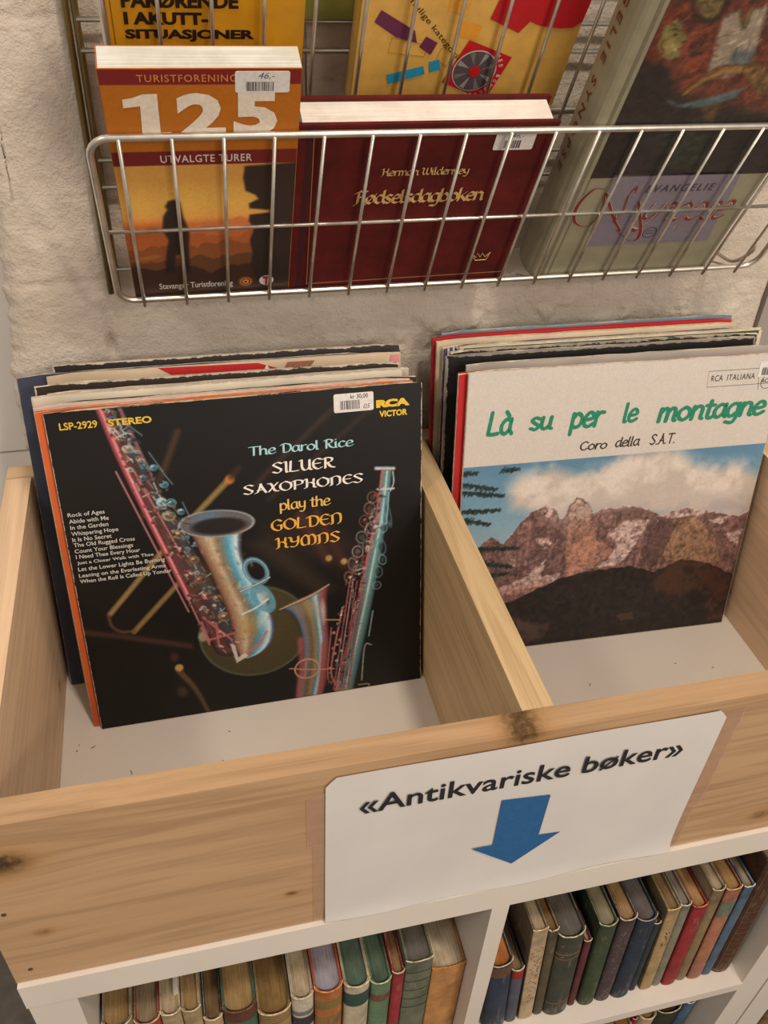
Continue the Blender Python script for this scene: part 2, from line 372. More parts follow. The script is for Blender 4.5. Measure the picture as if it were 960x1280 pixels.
# pen-drawn alphabets: skeleton strokes swept with a broad or a round nib
GL = {
 'a': (.95, [[(.74, .9), (.4, 1), (.08, .65), (.1, .2), (.38, 0), (.72, .3)], [(.76, 1), (.73, .3), (.92, 0)]]),
 'b': (.95, [[(.12, 1.5), (.1, .1)], [(.1, .6), (.45, 1), (.82, .65), (.72, .15), (.4, 0), (.1, .12)]]),
 'c': (.85, [[(.74, .85), (.42, 1), (.08, .6), (.15, .12), (.45, 0), (.78, .2)]]),
 'd': (.95, [[(.74, .9), (.4, 1), (.08, .65), (.1, .2), (.38, 0), (.72, .3)], [(.76, 1.5), (.74, .3), (.92, 0)]]),
 'e': (.85, [[(.1, .48), (.72, .6), (.66, .92), (.38, 1), (.08, .6), (.14, .12), (.45, 0), (.8, .2)]]),
 'g': (.95, [[(.74, .9), (.4, 1), (.08, .65), (.1, .2), (.38, 0), (.72, .3)], [(.76, 1), (.76, -.1), (.55, -.5), (.1, -.42)]]),
 'h': (.95, [[(.12, 1.5), (.1, 0)], [(.1, .6), (.42, 1), (.72, .8), (.72, .15), (.85, 0)]]),
 'i': (.4, [[(.12, 1), (.12, .12), (.25, 0)], [(.12, 1.33), (.14, 1.38)]]),
 'k': (.85, [[(.12, 1.5), (.1, 0)], [(.7, 1), (.15, .48)], [(.3, .58), (.78, 0)]]),
 'l': (.42, [[(.12, 1.5), (.12, .12), (.28, 0)]]),
 'm': (1.35, [[(.12, 1), (.1, 0)], [(.1, .6), (.38, 1), (.6, .8), (.6, 0)], [(.6, .6), (.88, 1), (1.12, .8), (1.12, .12), (1.25, 0)]]),
 'n': (.95, [[(.12, 1), (.1, 0)], [(.1, .6), (.42, 1), (.72, .8), (.72, .12), (.85, 0)]]),
 'o': (.95, [[(.45, 1), (.1, .7), (.1, .25), (.45, 0), (.8, .3), (.78, .75), (.45, 1)]]),
 'p': (.95, [[(.12, 1), (.1, -.5)], [(.1, .6), (.45, 1), (.82, .65), (.72, .15), (.4, 0), (.1, .15)]]),
 'r': (.7, [[(.12, 1), (.1, 0)], [(.1, .55), (.35, .95), (.65, .95)]]),
 's': (.75, [[(.65, .88), (.35, 1), (.1, .78), (.35, .52), (.65, .28), (.42, 0), (.08, .12)]]),
 't': (.65, [[(.28, 1.35), (.25, .15), (.5, 0), (.6, .08)], [(.02, 1), (.58, 1)]]),
 'u': (.95, [[(.12, 1), (.1, .3), (.35, 0), (.7, .3)], [(.74, 1), (.72, .15), (.88, 0)]]),
 'v': (.85, [[(.05, 1), (.4, 0), (.78, 1)]]),
 'y': (.9, [[(.1, 1), (.12, .4), (.4, .15), (.72, .4)], [(.76, 1), (.72, 0), (.5, -.5), (.12, -.42)]]),
 '.': (.35, [[(.12, .02), (.15, .05)]]), ' ': (.55, []),
 'L': (1.0, [[(.2, 1.5), (.1, .04)], [(.1, .04), (.45, .02), (.85, .06)]]),
 'S': (1.05, [[(.9, 1.3), (.55, 1.5), (.15, 1.2), (.5, .8), (.85, .4), (.5, 0), (.08, .2)]]),
 'A': (1.2, [[(.05, 0), (.3, .25), (.62, 1.5)], [(.55, 1.5), (.75, .8), (1.05, 0)], [(.28, .5), (.86, .52)]]),
 'T': (1.1, [[(.05, 1.4), (.55, 1.45), (1.05, 1.42)], [(.55, 1.45), (.5, 0)]]),
 'C': (1.1, [[(.95, 1.25), (.6, 1.5), (.12, 1.1), (.12, .4), (.55, 0), (.98, .25)]]),
 'U': (1.15, [[(.0, 1.4), (.2, 1.45), (.2, .5), (.4, .03), (.7, .1), (.92, .5)], [(.92, 1.45), (.92, .2), (1.1, 0)]]),
 'E': (1.0, [[(.85, 1.35), (.5, 1.5), (.14, 1.1), (.14, .4), (.5, 0), (.9, .2)], [(.15, .78), (.75, .82)]]),
 'R': (1.15, [[(.25, 1.4), (.22, 0)], [(0, 1.3), (.35, 1.5), (.85, 1.35), (.8, .95), (.3, .75)], [(.45, .75), (.7, .2), (1.08, 0)]]),
 'I': (.5, [[(.05, 1.45), (.25, 1.4), (.25, .1), (.42, 0)]]),
 'X': (1.1, [[(.05, 1.4), (.35, 1.3), (.65, .2), (1.0, .05)], [(.95, 1.45), (.5, .75), (.1, .05)]]),
 'O': (1.2, [[(.58, 1.5), (.12, 1.1), (.12, .4), (.58, 0), (1.05, .4), (1.05, 1.1), (.58, 1.5)]]),
 'P': (1.1, [[(.25, 1.4), (.22, 0)], [(0, 1.3), (.35, 1.5), (.9, 1.35), (.9, .85), (.3, .65)]]),
 'H': (1.2, [[(0, 1.35), (.25, 1.45), (.25, .2), (.05, 0)], [(.25, .75), (.65, .9), (.92, .6), (.9, .15), (1.1, 0)], [(.92, 1.45), (.9, .9)]]),
 'N': (1.25, [[(.22, 1.3), (.22, .15), (.05, 0)], [(0, 1.2), (.3, 1.3), (.6, 1.5), (.98, 1.25), (.98, .3), (.75, 0)]]),
 'G': (1.15, [[(.95, 1.25), (.6, 1.5), (.12, 1.1), (.12, .4), (.55, 0), (.9, .15), (.92, .7)], [(.6, .72), (1.08, .74)]]),
 'D': (1.2, [[(.3, 1.35), (.28, .05)], [(.0, 1.25), (.35, 1.5), (.95, 1.3), (1.08, .7), (.8, .1), (.28, .03)]]),
 'Y': (1.15, [[(.05, 1.4), (.25, 1.3), (.3, .8), (.65, .7), (.9, .95)], [(.95, 1.45), (.9, .5), (.6, 0), (.2, .05)]]),
 'M': (1.6, [[(.5, 1.5), (.12, 1.0), (.15, .2), (.4, 0), (.55, .1)], [(.45, 1.5), (.78, 1.2), (.78, .05)], [(.78, 1.2), (1.12, 1.5), (1.42, 1.0), (1.38, .2), (1.1, 0)]]),
 'W': (1.6, [[(.0, 1.4), (.25, 1.3), (.15, .5), (.35, .05), (.75, .25)], [(.75, 1.4), (.7, .35), (1.0, 0), (1.4, .5), (1.25, 1.45)]]),
 'F': (1.1, [[(.35, 1.45), (.3, .1), (.05, -.15)], [(.05, 1.25), (.4, 1.5), (1.05, 1.42)], [(.3, .8), (.8, .85)]]),
}
GL['ø'] = (.95, GL['o'][1] + [[(.02, -.12), (.9, 1.12)]])
GL['à'] = (.95, GL['a'][1] + [[(.3, 1.5), (.55, 1.2)]])
def pen(s, nib=.16, thin=.05, ang=40, smooth=True, space=1.0, n=4, grow=0.0):
    """polygons of every stroke: each short piece is the hull of the nib at both ends"""
    V = []; F = []; x = 0.0; a = math.radians(ang)
    K = 8; ring = [(math.cos(2 * math.pi * k / K), math.sin(2 * math.pi * k / K)) for k in range(K)]
    nibp = np.array([(c * (nib / 2 + grow) * math.cos(a) - q * (thin / 2 + grow) * math.sin(a), c * (nib / 2 + grow) * math.sin(a) + q * (thin / 2 + grow) * math.cos(a)) for c, q in ring])
    def hull(P):
        P = sorted(map(tuple, P)); cr = lambda o, p, q: (p[0] - o[0]) * (q[1] - o[1]) - (p[1] - o[1]) * (q[0] - o[0])
        lo = []; up = []
        for p in P:
            while len(lo) > 1 and cr(lo[-2], lo[-1], p) <= 1e-9: lo.pop()
            lo.append(p)
        for p in reversed(P):
            while len(up) > 1 and cr(up[-2], up[-1], p) <= 1e-9: up.pop()
            up.append(p)
        return lo[:-1] + up[:-1]
    for ch in s:
        adv, st = GL[ch]
        for pl in st:
            P = crom(pl, n) if smooth and len(pl) > 2 else np.array(pl, float)
            P = P + np.array([x, 0])
            for i in range(len(P) - 1):
                h = hull(np.vstack([nibp + P[i], nibp + P[i + 1]])); b = len(V); V += h; F.append(tuple(range(b, b + len(h))))
        x += adv * space
    return np.array(V), F
def pentext(name, s, parent, p0, p1, c, y=-.0006, shear=0.0, rot=0.0, metal=0.0, **kw):
    return place_text(name, pen(s, **kw), parent, p0, p1, ink(c, .5, metal), y, shear, rot, True)

def flat_poly(name, pts, parent, c, y=-.0005, rough=.5, thick=0):
    return mobj(name, [(a / 1000, y, b / 1000) for a, b in pts], [tuple(range(len(pts)))], ink(c, rough), parent)
def rrect(x0, y0, x1, y1, r, n=4):
    out = []
    for cx, cy, a0 in ((x1 - r, y0 + r, -90), (x1 - r, y1 - r, 0), (x0 + r, y1 - r, 90), (x0 + r, y0 + r, 180)):
        for k in range(n + 1):
            a = math.radians(a0 + 90 * k / n); out.append((cx + r * math.cos(a), cy + r * math.sin(a)))
    return out
def sticker(parent, p0, p1, head, tail, bar, y=-.0007, headbox=(.42, .66, .86, .93), tailbox=(.74, .12, .92, .38), small=''):
    """paper price label: backing, barcode, price"""
    (x0, y0), (x1, y1) = p0, p1; w, h = x1 - x0, y1 - y0
    P = rrect(x0, y0, x1, y1, 1.6); n = len(P)
    V = [(a / 1000, y, b / 1000) for a, b in P] + [(a / 1000, y + .0003, b / 1000) for a, b in P]
    F = [tuple(range(n))] + [(i, (i + 1) % n, (i + 1) % n + n, i + n) for i in range(n)]
    st = mobj('price_sticker', V, F, ink((216, 210, 205), .55), parent)
    V = []; F = []; x = x0 + w * bar[0]; xe = x0 + w * bar[2]; r = random.Random(int(x0 * 7 + y0))
    while x < xe:
        bw = r.choice((.35, .35, .6, .85)); a = y0 + h * bar[1]; b = y0 + h * bar[3]; k = len(V)
        V += [(x / 1000, y - .0001, a / 1000), ((x + bw) / 1000, y - .0001, a / 1000), ((x + bw) / 1000, y - .0001, b / 1000), (x / 1000, y - .0001, b / 1000)]
        F.append((k, k + 1, k + 2, k + 3)); x += bw + r.choice((.3, .45, .7))
    mobj('barcode', V, F, ink((40, 36, 40)), st)
    B = lambda b: ((x0 + w * b[0], y0 + h * b[1]), (x0 + w * b[2], y0 + h * b[3]))
    if head: a, b = B(headbox); text('price', head, st, a, b, (60, 58, 75), .01, y=y - .0001)
    if tail: a, b = B(tailbox); pts = tail; text('handwritten_mark', tail, st, a, b, (95, 95, 110), 0, shear=.3, y=y - .0001)
    if small:
        a, b = B((.05, .72, .38, .9)); text('small_print', small, st, a, b, (95, 92, 98), 0, y=y - .0001)
    return st
# ================================================================ THE SETTING
WX0, WX1, WY = .143, .884, .4025
def wall_material():
    t = NT('painted_rough_masonry'); co = t.coords()
    a = t.noise(co, 11, 5, .6); b = t.noise(co, 140, 5, .65); c = t.noise(co, 420, 3, .6); v = t.n('ShaderNodeTexVoronoi'); v.inputs['Scale'].default_value = 95; t.l(co, v.inputs['Vector'])
    col = t.ramp(a, [(.3, rgba((188, 174, 158))), (.7, rgba((208, 196, 182)))])
    pit = t.ramp(v.outputs['Distance'], [(.0, (1, 1, 1, 1)), (.05, (0, 0, 0, 1))])
    pm = t.math('MULTIPLY', pit, t.ramp(t.noise(co, 37, 2), [(.55, (0, 0, 0, 1)), (.62, (1, 1, 1, 1))]))
    col = t.mix(t.math('MULTIPLY', pm, .55), col, rgba((110, 96, 84)))
    t.base(col)
    h = t.math('ADD', t.math('MULTIPLY', b, .8), t.math('ADD', t.math('MULTIPLY', c, .35), t.math('MULTIPLY', pm, -.8)))
    t.bump(h, .9, .0030); return t.rough(.62, .35)
def build_wall():
    xs = np.concatenate([np.arange(WX0, WX1, .0028), [WX1]])
    zs = np.concatenate([np.linspace(-.77, .17, 24)[:-1], np.arange(.17, .72, .0028), np.linspace(.72, 2.1, 30)])
    X, Z = np.meshgrid(xs, zs); H, W = X.shape
    def nz(cell, seed, octs=4):
        n = 512; g = fbm(n, n, cell, seed, octs); i = ((Z + .8) / 3.0 * 0 + (Z - .1) * 512 / .75) % (n - 1); j = ((X - .1) * 512 / .85) % (n - 1)
        return g[i.astype(int), j.astype(int)]
    big = nz(70, 1); mid = nz(12, 9); sm = nz(4, 20, 2)
    Y = WY - (big - .5) * .004 - (mid - .5) * .0022 - (sm - .5) * .0010
    def groove(d, w, dep): return dep * np.exp(-(d / w) ** 2)
    wob = (big - .5) * .012
    Y += groove(Z - .369 - wob, .0022, .0016) * np.clip(1.4 - (X - WX0) * 9, .12, 1)     # bed joint, clearest at the corner
    m = ((Z > .296) & (Z < .352)).astype(float)
    Y += groove(X - .2205 - wob * .5, .0024, .0045) * m * np.clip((.36 - Z) * 25, .2, 1)
    Y += groove(np.hypot(X - .2215, (Z - .309) * .5), .0035, .006)
    for zz in (.169, .569, .769): Y += groove(Z - zz - wob, .003, .0009)
    Y -= .0035 * np.clip((nz(9, 44) - .52) * 6, 0, 1) * np.clip((.335 - Z) / .02, 0, 1) * np.clip((X - .4) * 8, 0, 1) * np.clip((Z - .25) * 40, 0, 1)   # thick lumpy paint low down
    edge = .007 * (nz(22, 60) - .5) + .006 * (nz(7, 71) - .5)
    k = np.clip((X - WX0) / .014, 0, 1); Y += (1 - k) ** 2 * .010
    X = X + edge * np.clip(1 - (X - WX0) / .03, 0, 1) * 1.6 + np.where(X < WX0 + .02, (Z - .37) * .11, 0) * np.clip(1 - (X - WX0) / .03, 0, 1) * ((Z > .2) & (Z < .5))
    V = np.stack([X, Y, Z], -1).reshape(-1, 3)
    idx = np.arange(H * W).reshape(H, W)
    q = np.stack([idx[:-1, :-1], idx[:-1, 1:], idx[1:, 1:], idx[1:, :-1]], -1).reshape(-1, 4)
    V = V.tolist(); F = q.tolist()
    for side in (0, -1):                                     # returns of the pier going back
        b = len(V)
        for i in range(H): x, y, z = V[idx[i, side]]; V.append((x, y + .012, z)); V.append((x, y + .4, z))
        for i in range(H - 1):
            f = [idx[i, side], idx[i + 1, side], b + 2 * i + 2, b + 2 * i]; g = [b + 2 * i, b + 2 * i + 2, b + 2 * i + 3, b + 2 * i + 1]
            if side == -1: f = f[::-1]; g = g[::-1]
            F.append([int(t) for t in f]); F.append(g)
    o = mobj('wall_back', V, F, wall_material(), smooth=True); tag(o, kind='structure')
build_wall()

def simple_mat(name, c1, c2, scale, rough=.6, bump=.1):
    t = NT(name); f = t.noise(t.coords(), scale, 5, .6); t.base(t.ramp(f, [(.3, rgba(c1)), (.7, rgba(c2))])); t.bump(f, bump, .001); return t.rough(rough, .35)
# panelled wall far to the left behind the pier: separate boards with open joints
wl = box('wall_left', (-2.2, .53, -.77), (.141, .57, 2.1), simple_mat('dark_batten', (90, 84, 78), (110, 103, 96), 30)); tag(wl, kind='structure')
PANW = simple_mat('pale_wall_paint', (240, 235, 228), (246, 241, 235), 6, .5, .03)
for i, (z0, z1) in enumerate(((-.77, -.36), (-.355, .128), (.131, .60), (.603, 1.07), (1.073, 1.54), (1.543, 2.1))):
    box('panel', (-2.2, .518, z0), (.14, .53, z1), PANW, wl, bevel=.0015)
wr = box('wall_right', (.8875, .400, -.77), (2.6, .43, 2.1), simple_mat('grey_wall_paint', (150, 143, 136), (160, 152, 145), 5, .55, .03)); tag(wr, kind='structure')
fl = box('floor', (-2.4, -2.6, -.80), (2.8, .8, -.77), simple_mat('grey_vinyl_floor', (92, 86, 80), (112, 105, 97), 40, .45, .05), bevel=0); tag(fl, kind='structure')

# ================================================================ SHELF UNITS (white)
def white_mat():
    t = NT('white_foil_board'); co = t.coords(); f = t.noise(co, 9, 4, .6); s = t.noise(co, 260, 5, .7)
    c = t.ramp(f, [(.3, rgba((216, 206, 194))), (.7, rgba((223, 213, 202)))])
    sc = t.ramp(s, [(.71, (0, 0, 0, 1)), (.76, (.7, .7, .7, 1))])
    v = t.n('ShaderNodeTexVoronoi'); v.inputs['Scale'].default_value = 24; t.l(co, v.inputs['Vector'])
    t.base(t.mix(t.math('MULTIPLY', sc, .5), c, rgba((96, 78, 66)))); t.bump(f, .05, .0005)
    t.b.inputs['Coat Roughness'].default_value = .25
    return t.rough(.42, .45, 0, .12)
WHITE = white_mat()
Y0, YB, ZT, ZB, ZC, ZD = -.004, .386, 0.0, -.0345, -.352, -.368
def shelf_unit(x0, x1, label, divider):
    r = empty('shelf_unit', (x0, 0, -.77)); tag(r, label, 'bookshelf')
    def bx(n, a, b):
        a = (a[0] - x0, a[1], a[2] + .77); b = (b[0] - x0, b[1], b[2] + .77); return box(n, a, b, WHITE, r, .0009)
    bx('top_panel', (x0, Y0, ZB), (x1, YB, ZT - .0004))
    bx('side_panel', (x0 + .001, Y0 + .001, -.77), (x0 + .0365, YB, ZB)); bx('side_panel', (x1 - .0365, Y0 + .001, -.77), (x1 - .001, YB, ZB))
    bx('bottom_panel', (x0 + .0365, Y0 + .001, -.77), (x1 - .0365, YB, -.735))
    cells = [x0 + .0365] + ([divider[0], divider[1]] if divider else []) + [x1 - .0365]
    if divider: bx('divider_panel', (divider[0], Y0, -.735), (divider[1], YB, ZB))
    for i in range(0, len(cells), 2): bx('shelf_board', (cells[i], Y0, ZD), (cells[i + 1], YB, ZC))
    bx('back_sheet', (cells[0], YB - .006, -.735), (cells[-1], YB - .001, ZB)) if not divider else [bx('back_sheet', (cells[i], YB - .006, z0), (cells[i + 1], YB - .001, z1)) for i in (0, 2) for z0, z1 in ((-.735, ZD), (ZC, ZB))]
    return r
shelf_unit(.1125, .8735, 'white cube bookshelf under the wooden crate', (.488, .504))
shelf_unit(.8745, 1.6350, 'second white bookshelf standing against the right side of the first', (1.247, 1.263))

# ================================================================ WOODEN CRATE
crate = empty('wooden_crate', (.112, 0, 0)); tag(crate, 'pale pine crate of records standing on the white bookshelf', 'crate')
FRONTW = pine('pine_front_board', 'X', [(.022, .158, .019, .95), (.0316, .0656, .0075, .6), (.2066, .0505, .0050, .8), (.617, .0245, .012, .7), (.372, .1985, .015, .85)], tone=(176, 143, 108), dark=(150, 115, 82), wave=.10)
SIDEW = pine('pine_side_board', 'Y', [(.26, .03, .006, .6)], tone=(216, 184, 150), dark=(194, 158, 122))
DIVW = pine('pine_divider_board', 'Y', [(.055, .07, .006, .6)], tone=(200, 172, 130), dark=(172, 140, 98))
H_, T_ = .1994, .0199
def cbox(n, a, b, m): return box(n, (a[0] - .112, a[1], a[2]), (b[0] - .112, b[1], b[2]), m, crate, .0011)
fb = cbox('front_board', (.112, 0, .0003), (.8735, T_, H_), FRONTW)
cbox('side_board', (.1123, T_ + .0002, .0003), (.1343, .3655, H_), SIDEW); cbox('side_board', (.8500, T_ + .0002, .0003), (.8733, .3655, H_), SIDEW)
cbox('divider_board', (.4885, T_ + .0002, .0003), (.5125, .3655, H_ + .0004), DIVW)
cbox('back_board', (.1123, .3660, .0003), (.8733, .3850, H_), pine('pine_back_board', 'X'))
scm = plain((120, 108, 92), .35, .5, .8, .2)
for (x, z) in ((.1242, .0987), (.1252, .0178), (.8615, .0987), (.8615, .018), (.4995, .10)):
    V, F = tube_geo([(x - .112, -.0006, z), (x - .112, .004, z)], .0017, 10); s = mobj('screw_head', V, F, scm, crate)

# ================================================================ PAPER SIGN
sign = empty('paper_sign', (.3437, -.0012, .0018)); tag(sign, 'white paper sign with bold black words and a blue down arrow taped on the crate', 'sign')
def paper_sheet():
    nx, nz = 60, 40; V = []; F = []; W, Hh = .3004, .1886
    for j in range(nz + 1):
        for i in range(nx + 1):
            x = W * i / nx; z = Hh * j / nz
            cut = .0085
            if z > Hh - cut: x = min(max(x, (z - Hh + cut) * .9), W - (z - Hh + cut) * .9)
            curl = -.0035 * math.exp(-z / .012) * (.45 + .55 * math.sin(x * 24 + .6) ** 2) - .0004 * math.sin(x * 40) * math.sin(z * 30)
            V.append((x, curl - .0004, z - (.0045 * max(0, math.sin((x - .03) * 15)) ** 1 * math.exp(-z / .01)) * .3))
    for j in range(nz):
        for i in range(nx):
            a = j * (nx + 1) + i; F.append((a, a + 1, a + nx + 2, a + nx + 1))
    t = NT('laminated_paper'); f = t.noise(t.coords(), 14, 3); t.base(t.ramp(f, [(.3, rgba((206, 200, 196))), (.7, rgba((214, 208, 203)))])); t.bump(f, .1, .002)
    t.b.inputs['Coat Roughness'].default_value = .3
    o = mobj('paper_sheet', V, F, t.rough(.5, .4, 0, .25), sign, smooth=True)
    return o
paper_sheet()
def tape_mat():
    t = NT('clear_tape'); f = t.noise(t.coords(), 60, 3); t.base(t.ramp(f, [(.3, rgba((212, 176, 150))), (.7, rgba((196, 158, 130)))])); t.b.inputs['Alpha'].default_value = .28; return t.rough(.25, .5)
TAPE = tape_mat()
for n, P in (('clear_tape', [(-13, 108), (1, 108), (1, 172), (-13, 168)]), ('clear_tape', [(-9, 0), (1, 0), (1, 107), (-9, 107)]), ('clear_tape', [(299.5, 60), (314, 60), (316, 186), (299.5, 182)]), ('clear_tape', [(299.5, 2), (309, 2), (310, 59), (299.5, 59)])):
    V = [(a / 1000, .0004, b / 1000) for a, b in P] + [(a / 1000, .0007, b / 1000) for a, b in P]
    mobj(n, V, [(0, 1, 2, 3), (7, 6, 5, 4), (0, 4, 5, 1), (1, 5, 6, 2), (2, 6, 7, 3), (3, 7, 4, 0)], TAPE, sign)
text('lettering', '«Antikvariske bøker»', sign, (23.8, 140.1), (273.4, 161.5), (34, 32, 36), .013, y=-.0012)
flat_poly('arrow', [(131.6, 125.5), (171.0, 120.7), (170.3, 66.7), (189.0, 65.1), (152.7, 30.5), (114.8, 65.1), (132.5, 64.7)], sign, (38, 92, 142), y=-.0012)

# ================================================================ WIRE BOOK RACK
def metal_mat(name, c, rough):
    t = NT(name); f = t.noise(t.coords(), 60, 4); t.base(t.ramp(f, [(.3, rgba(np.array(c) * .85)), (.7, rgba(c))])); return t.rough(rough, .5, .92)
ZINC = metal_mat('galvanised_wire', (226, 219, 206), .34); RAILM = metal_mat('dull_brass_rail', (170, 154, 108), .45)
rack = empty('wire_book_rack', (.232, .395, .36)); tag(rack, 'galvanised wire book rack hanging on the rough white wall', 'rack')
RO = Vector((.232, .395, .36))
def rt(n, path, r, m=ZINC, par=rack, sides=8, closed=False): return tube(n, [Vector(p) - RO for p in path], r, m, par, sides, closed)
for x in (.2290, .2352, .745, .7512): rt('side_rail', [(x, .3935, .362), (x, .3935, .98)], .0026, RAILM)
for z in (.3835, .4515, .4720, .5485, .5685, .6, .652, .70, .80): rt('cross_wire', [(.2352, .3925, z), (.745, .3925, z)], .0019)
for x in (.262, .299, .399, .436, .510, .547, .68): rt('back_wire', [(x, .3955, .362), (x, .3955, .98)], .0012)
TL = math.radians(-26)
def tier(zb, top, nm, ul=237.5, mid=True):
    o = Vector((0, .352, zb)); w = Vector((0, math.sin(TL), math.cos(TL))); nn = Vector((0, -math.cos(TL), math.sin(TL)))
    P = lambda a, b, c=0: o + Vector((1, 0, 0)) * a / 1000 + w * b / 1000 + nn * c / 1000
    R = 14; pts = []
    for cx, cy, a0 in ((820 - R, 2 + R, -90), (820 - R, top - R, 0), (ul + R, top - R, 90), (ul + R, 2 + R, 180)):
        for k in range(6): a = math.radians(a0 + 18 * k); pts.append(P(cx + R * math.cos(a), cy + R * math.sin(a)))
    rim = rt('basket', pts, .0026, closed=True)
    tag(rim, nm)
    if mid: rt('horizontal_wire', [P(239, 76, -2.6), P(818.5, 76, -2.6)], .0016, par=rim)
    for k in range(17):
        x = 257 + 34.0 * k; a = P(x, top + .6, 2.4); b = P(x, 40, 2.3); c = P(x, -3.2, 2.2)
        rt('vertical_wire', [a, b, c], .00145, par=rim, sides=6)
    for k in range(0, 17):
        x = 257 + 34.0 * k; q = P(x, 2, -2)
        rt('bottom_wire', [(x / 1000, q.y, q.z - .003), (x / 1000, .391, zb - .012 if k % 4 else zb - .0095)], .0012, par=rim, sides=6)
    for x in (805,):
        q = P(x, 3, 0); p2 = P(x, 30, -1)
        rt('bent_side_wire', crom([p2, P(x + (8 if x > 500 else -8), 14, -6), (q.x, q.y + .012, q.z - .001), (q.x, .391, q.z - .004)], 5), .0017, par=rim, sides=6)
    return rim
tier(.372, 163, 'lower basket'); tier(.512, 163, 'upper basket', 256.9, False); 

# ================================================================ BOOKS FACING OUT IN THE RACK
def facing_book(name, label, zb, u0, v0, w, h, th, cover, pages, spine_round=0, soft=False, n_off=-4, group='books facing out in the wire rack', cat='book'):
    """origin = lower left corner of the front cover"""
    off = n_off / 1000; o = Vector((0, .352, zb)) + Vector((0, -math.cos(TL), math.sin(TL))) * off + Vector((u0 / 1000, 0, 0)) + Vector((0, math.sin(TL), math.cos(TL))) * (v0 / 1000)
    r = empty(name, mat=frame(o, 0, TL)); tag(r, label, cat, group)
    w /= 1000; h /= 1000; th /= 1000; c = .0006 if soft else .0028; ov = 0 if soft else .003
    bm = bmesh.new()
    bbox(bm, (0, 0, 0), (w, c, h)); bbox(bm, (0, th - c, 0), (w, th, h))
    bobj('cover', bm, cover, r, bevel=.0003 if soft else .001)
    bm = bmesh.new(); n = 8; br = spine_round / 1000
    prof = [(-br * math.sin(math.pi * k / n), th * (1 - math.cos(math.pi * k / n)) / 2 if br else th * k / n) for k in range(n + 1)]
    inn = [(p[0] + c, min(max(p[1], c), th - c)) for p in prof][::-1]
    loop = prof + inn; vs0 = [bm.verts.new((a, b, 0)) for a, b in loop]; vs1 = [bm.verts.new((a, b, h)) for a, b in loop]; m = len(loop)
    for i in range(m): bm.faces.new((vs0[i], vs0[(i + 1) % m], vs1[(i + 1) % m], vs1[i]))
    for i in range(n):
        bm.faces.new((vs0[i], vs0[m - 1 - i], vs0[m - 2 - i], vs0[i + 1])); bm.faces.new((vs1[i], vs1[i + 1], vs1[m - 2 - i], vs1[m - 1 - i]))
    bobj('spine', bm, cover, r)
    box('pages', (c + .0002, c + .0001, ov), (w - ov - .0003, th - c - .0001, h - ov), pages, r, bevel=.0004)
    return r
WHP = page_mat((232, 224, 216), 1, .25)
def gradv(cv, stops, mask=None):
    v = cv.Y; s = sorted(stops); K = [a for a, _ in s]; C = np.array([c for _, c in s], float)
    cc = np.stack([np.interp(v, K, C[:, k]) for k in range(3)], -1)
    if mask is None: cv.a[:] = cc
    else: cv.a = cv.a * (1 - mask[..., None]) + cc * mask[..., None]

# --- hiking guide
b1 = facing_book('hiking_guide', 'orange paperback hiking guide with large white numerals 125, leftmost in lower basket', .372, 250.5, -3.2, 125.5, 214, 21, plain((180, 100, 22), .35, .5), page_mat((214, 214, 206), 1, .4), 0, True, -3.6)
cv = Canvas(.4, .4, 125, 213.6, 1.25, (214, 132, 38))
b0, b1_, b2_ = (60.2, 139.3)[1], (60.8, 151.7)[1], (61.1, 203.0)[1]
gradv(cv, [(0, (26, 18, 18)), (28, (40, 28, 26)), (45, (72, 48, 32)), (60, (112, 66, 34)), (72, (150, 78, 38)), (83, (202, 112, 52)), (88, (228, 150, 74)), (92, (232, 170, 84)), (105, (226, 176, 84)), (118, (214, 162, 76)), (126, (206, 150, 72))], (cv.Y < b0).astype(float))
hl = fbm(cv.h, cv.w, 30, 12)
for (yy, am, c, a) in ((84, 12, (206, 118, 66), .8), (76, 13, (176, 92, 46), .8), (64, 14, (128, 74, 40), .75), (50, 12, (88, 56, 36), .8), (36, 10, (52, 34, 28), .85)):
    line = yy + am * (fbm(1, cv.w, 26, int(yy), 4)[0] - .5) * 2
    m = np.clip((line[None] - cv.Y) * .8, 0, 1) * a * (cv.Y < 100); cv.blend((slice(None), slice(None)), m, c)
cv.tube([(1.9, 47.1), (11.1, 49.1), (21.6, 51.1)], 3.5, (170, 120, 60), .6, 1.5)
# wanderer seen from behind
cv.poly([(31.2, 101.9), (33.9, 107.1), (38.5, 108.4), (42.2, 106.0), (42.9, 98.2), (43.6, 91.8), (45.9, 82.0), (47.1, 72.8), (45.7, 58.3), (45.5, 45.0), (45.9, 30.2), (40.4, 31.5), (38.6, 51.7), (35.6, 51.9), (32.9, 32.1), (26.1, 32.6), (28.3, 52.4), (31.3, 67.8), (27.6, 79.7), (29.3, 92.6), (32.6, 98.7)], (34, 26, 30), .92, 1.2)
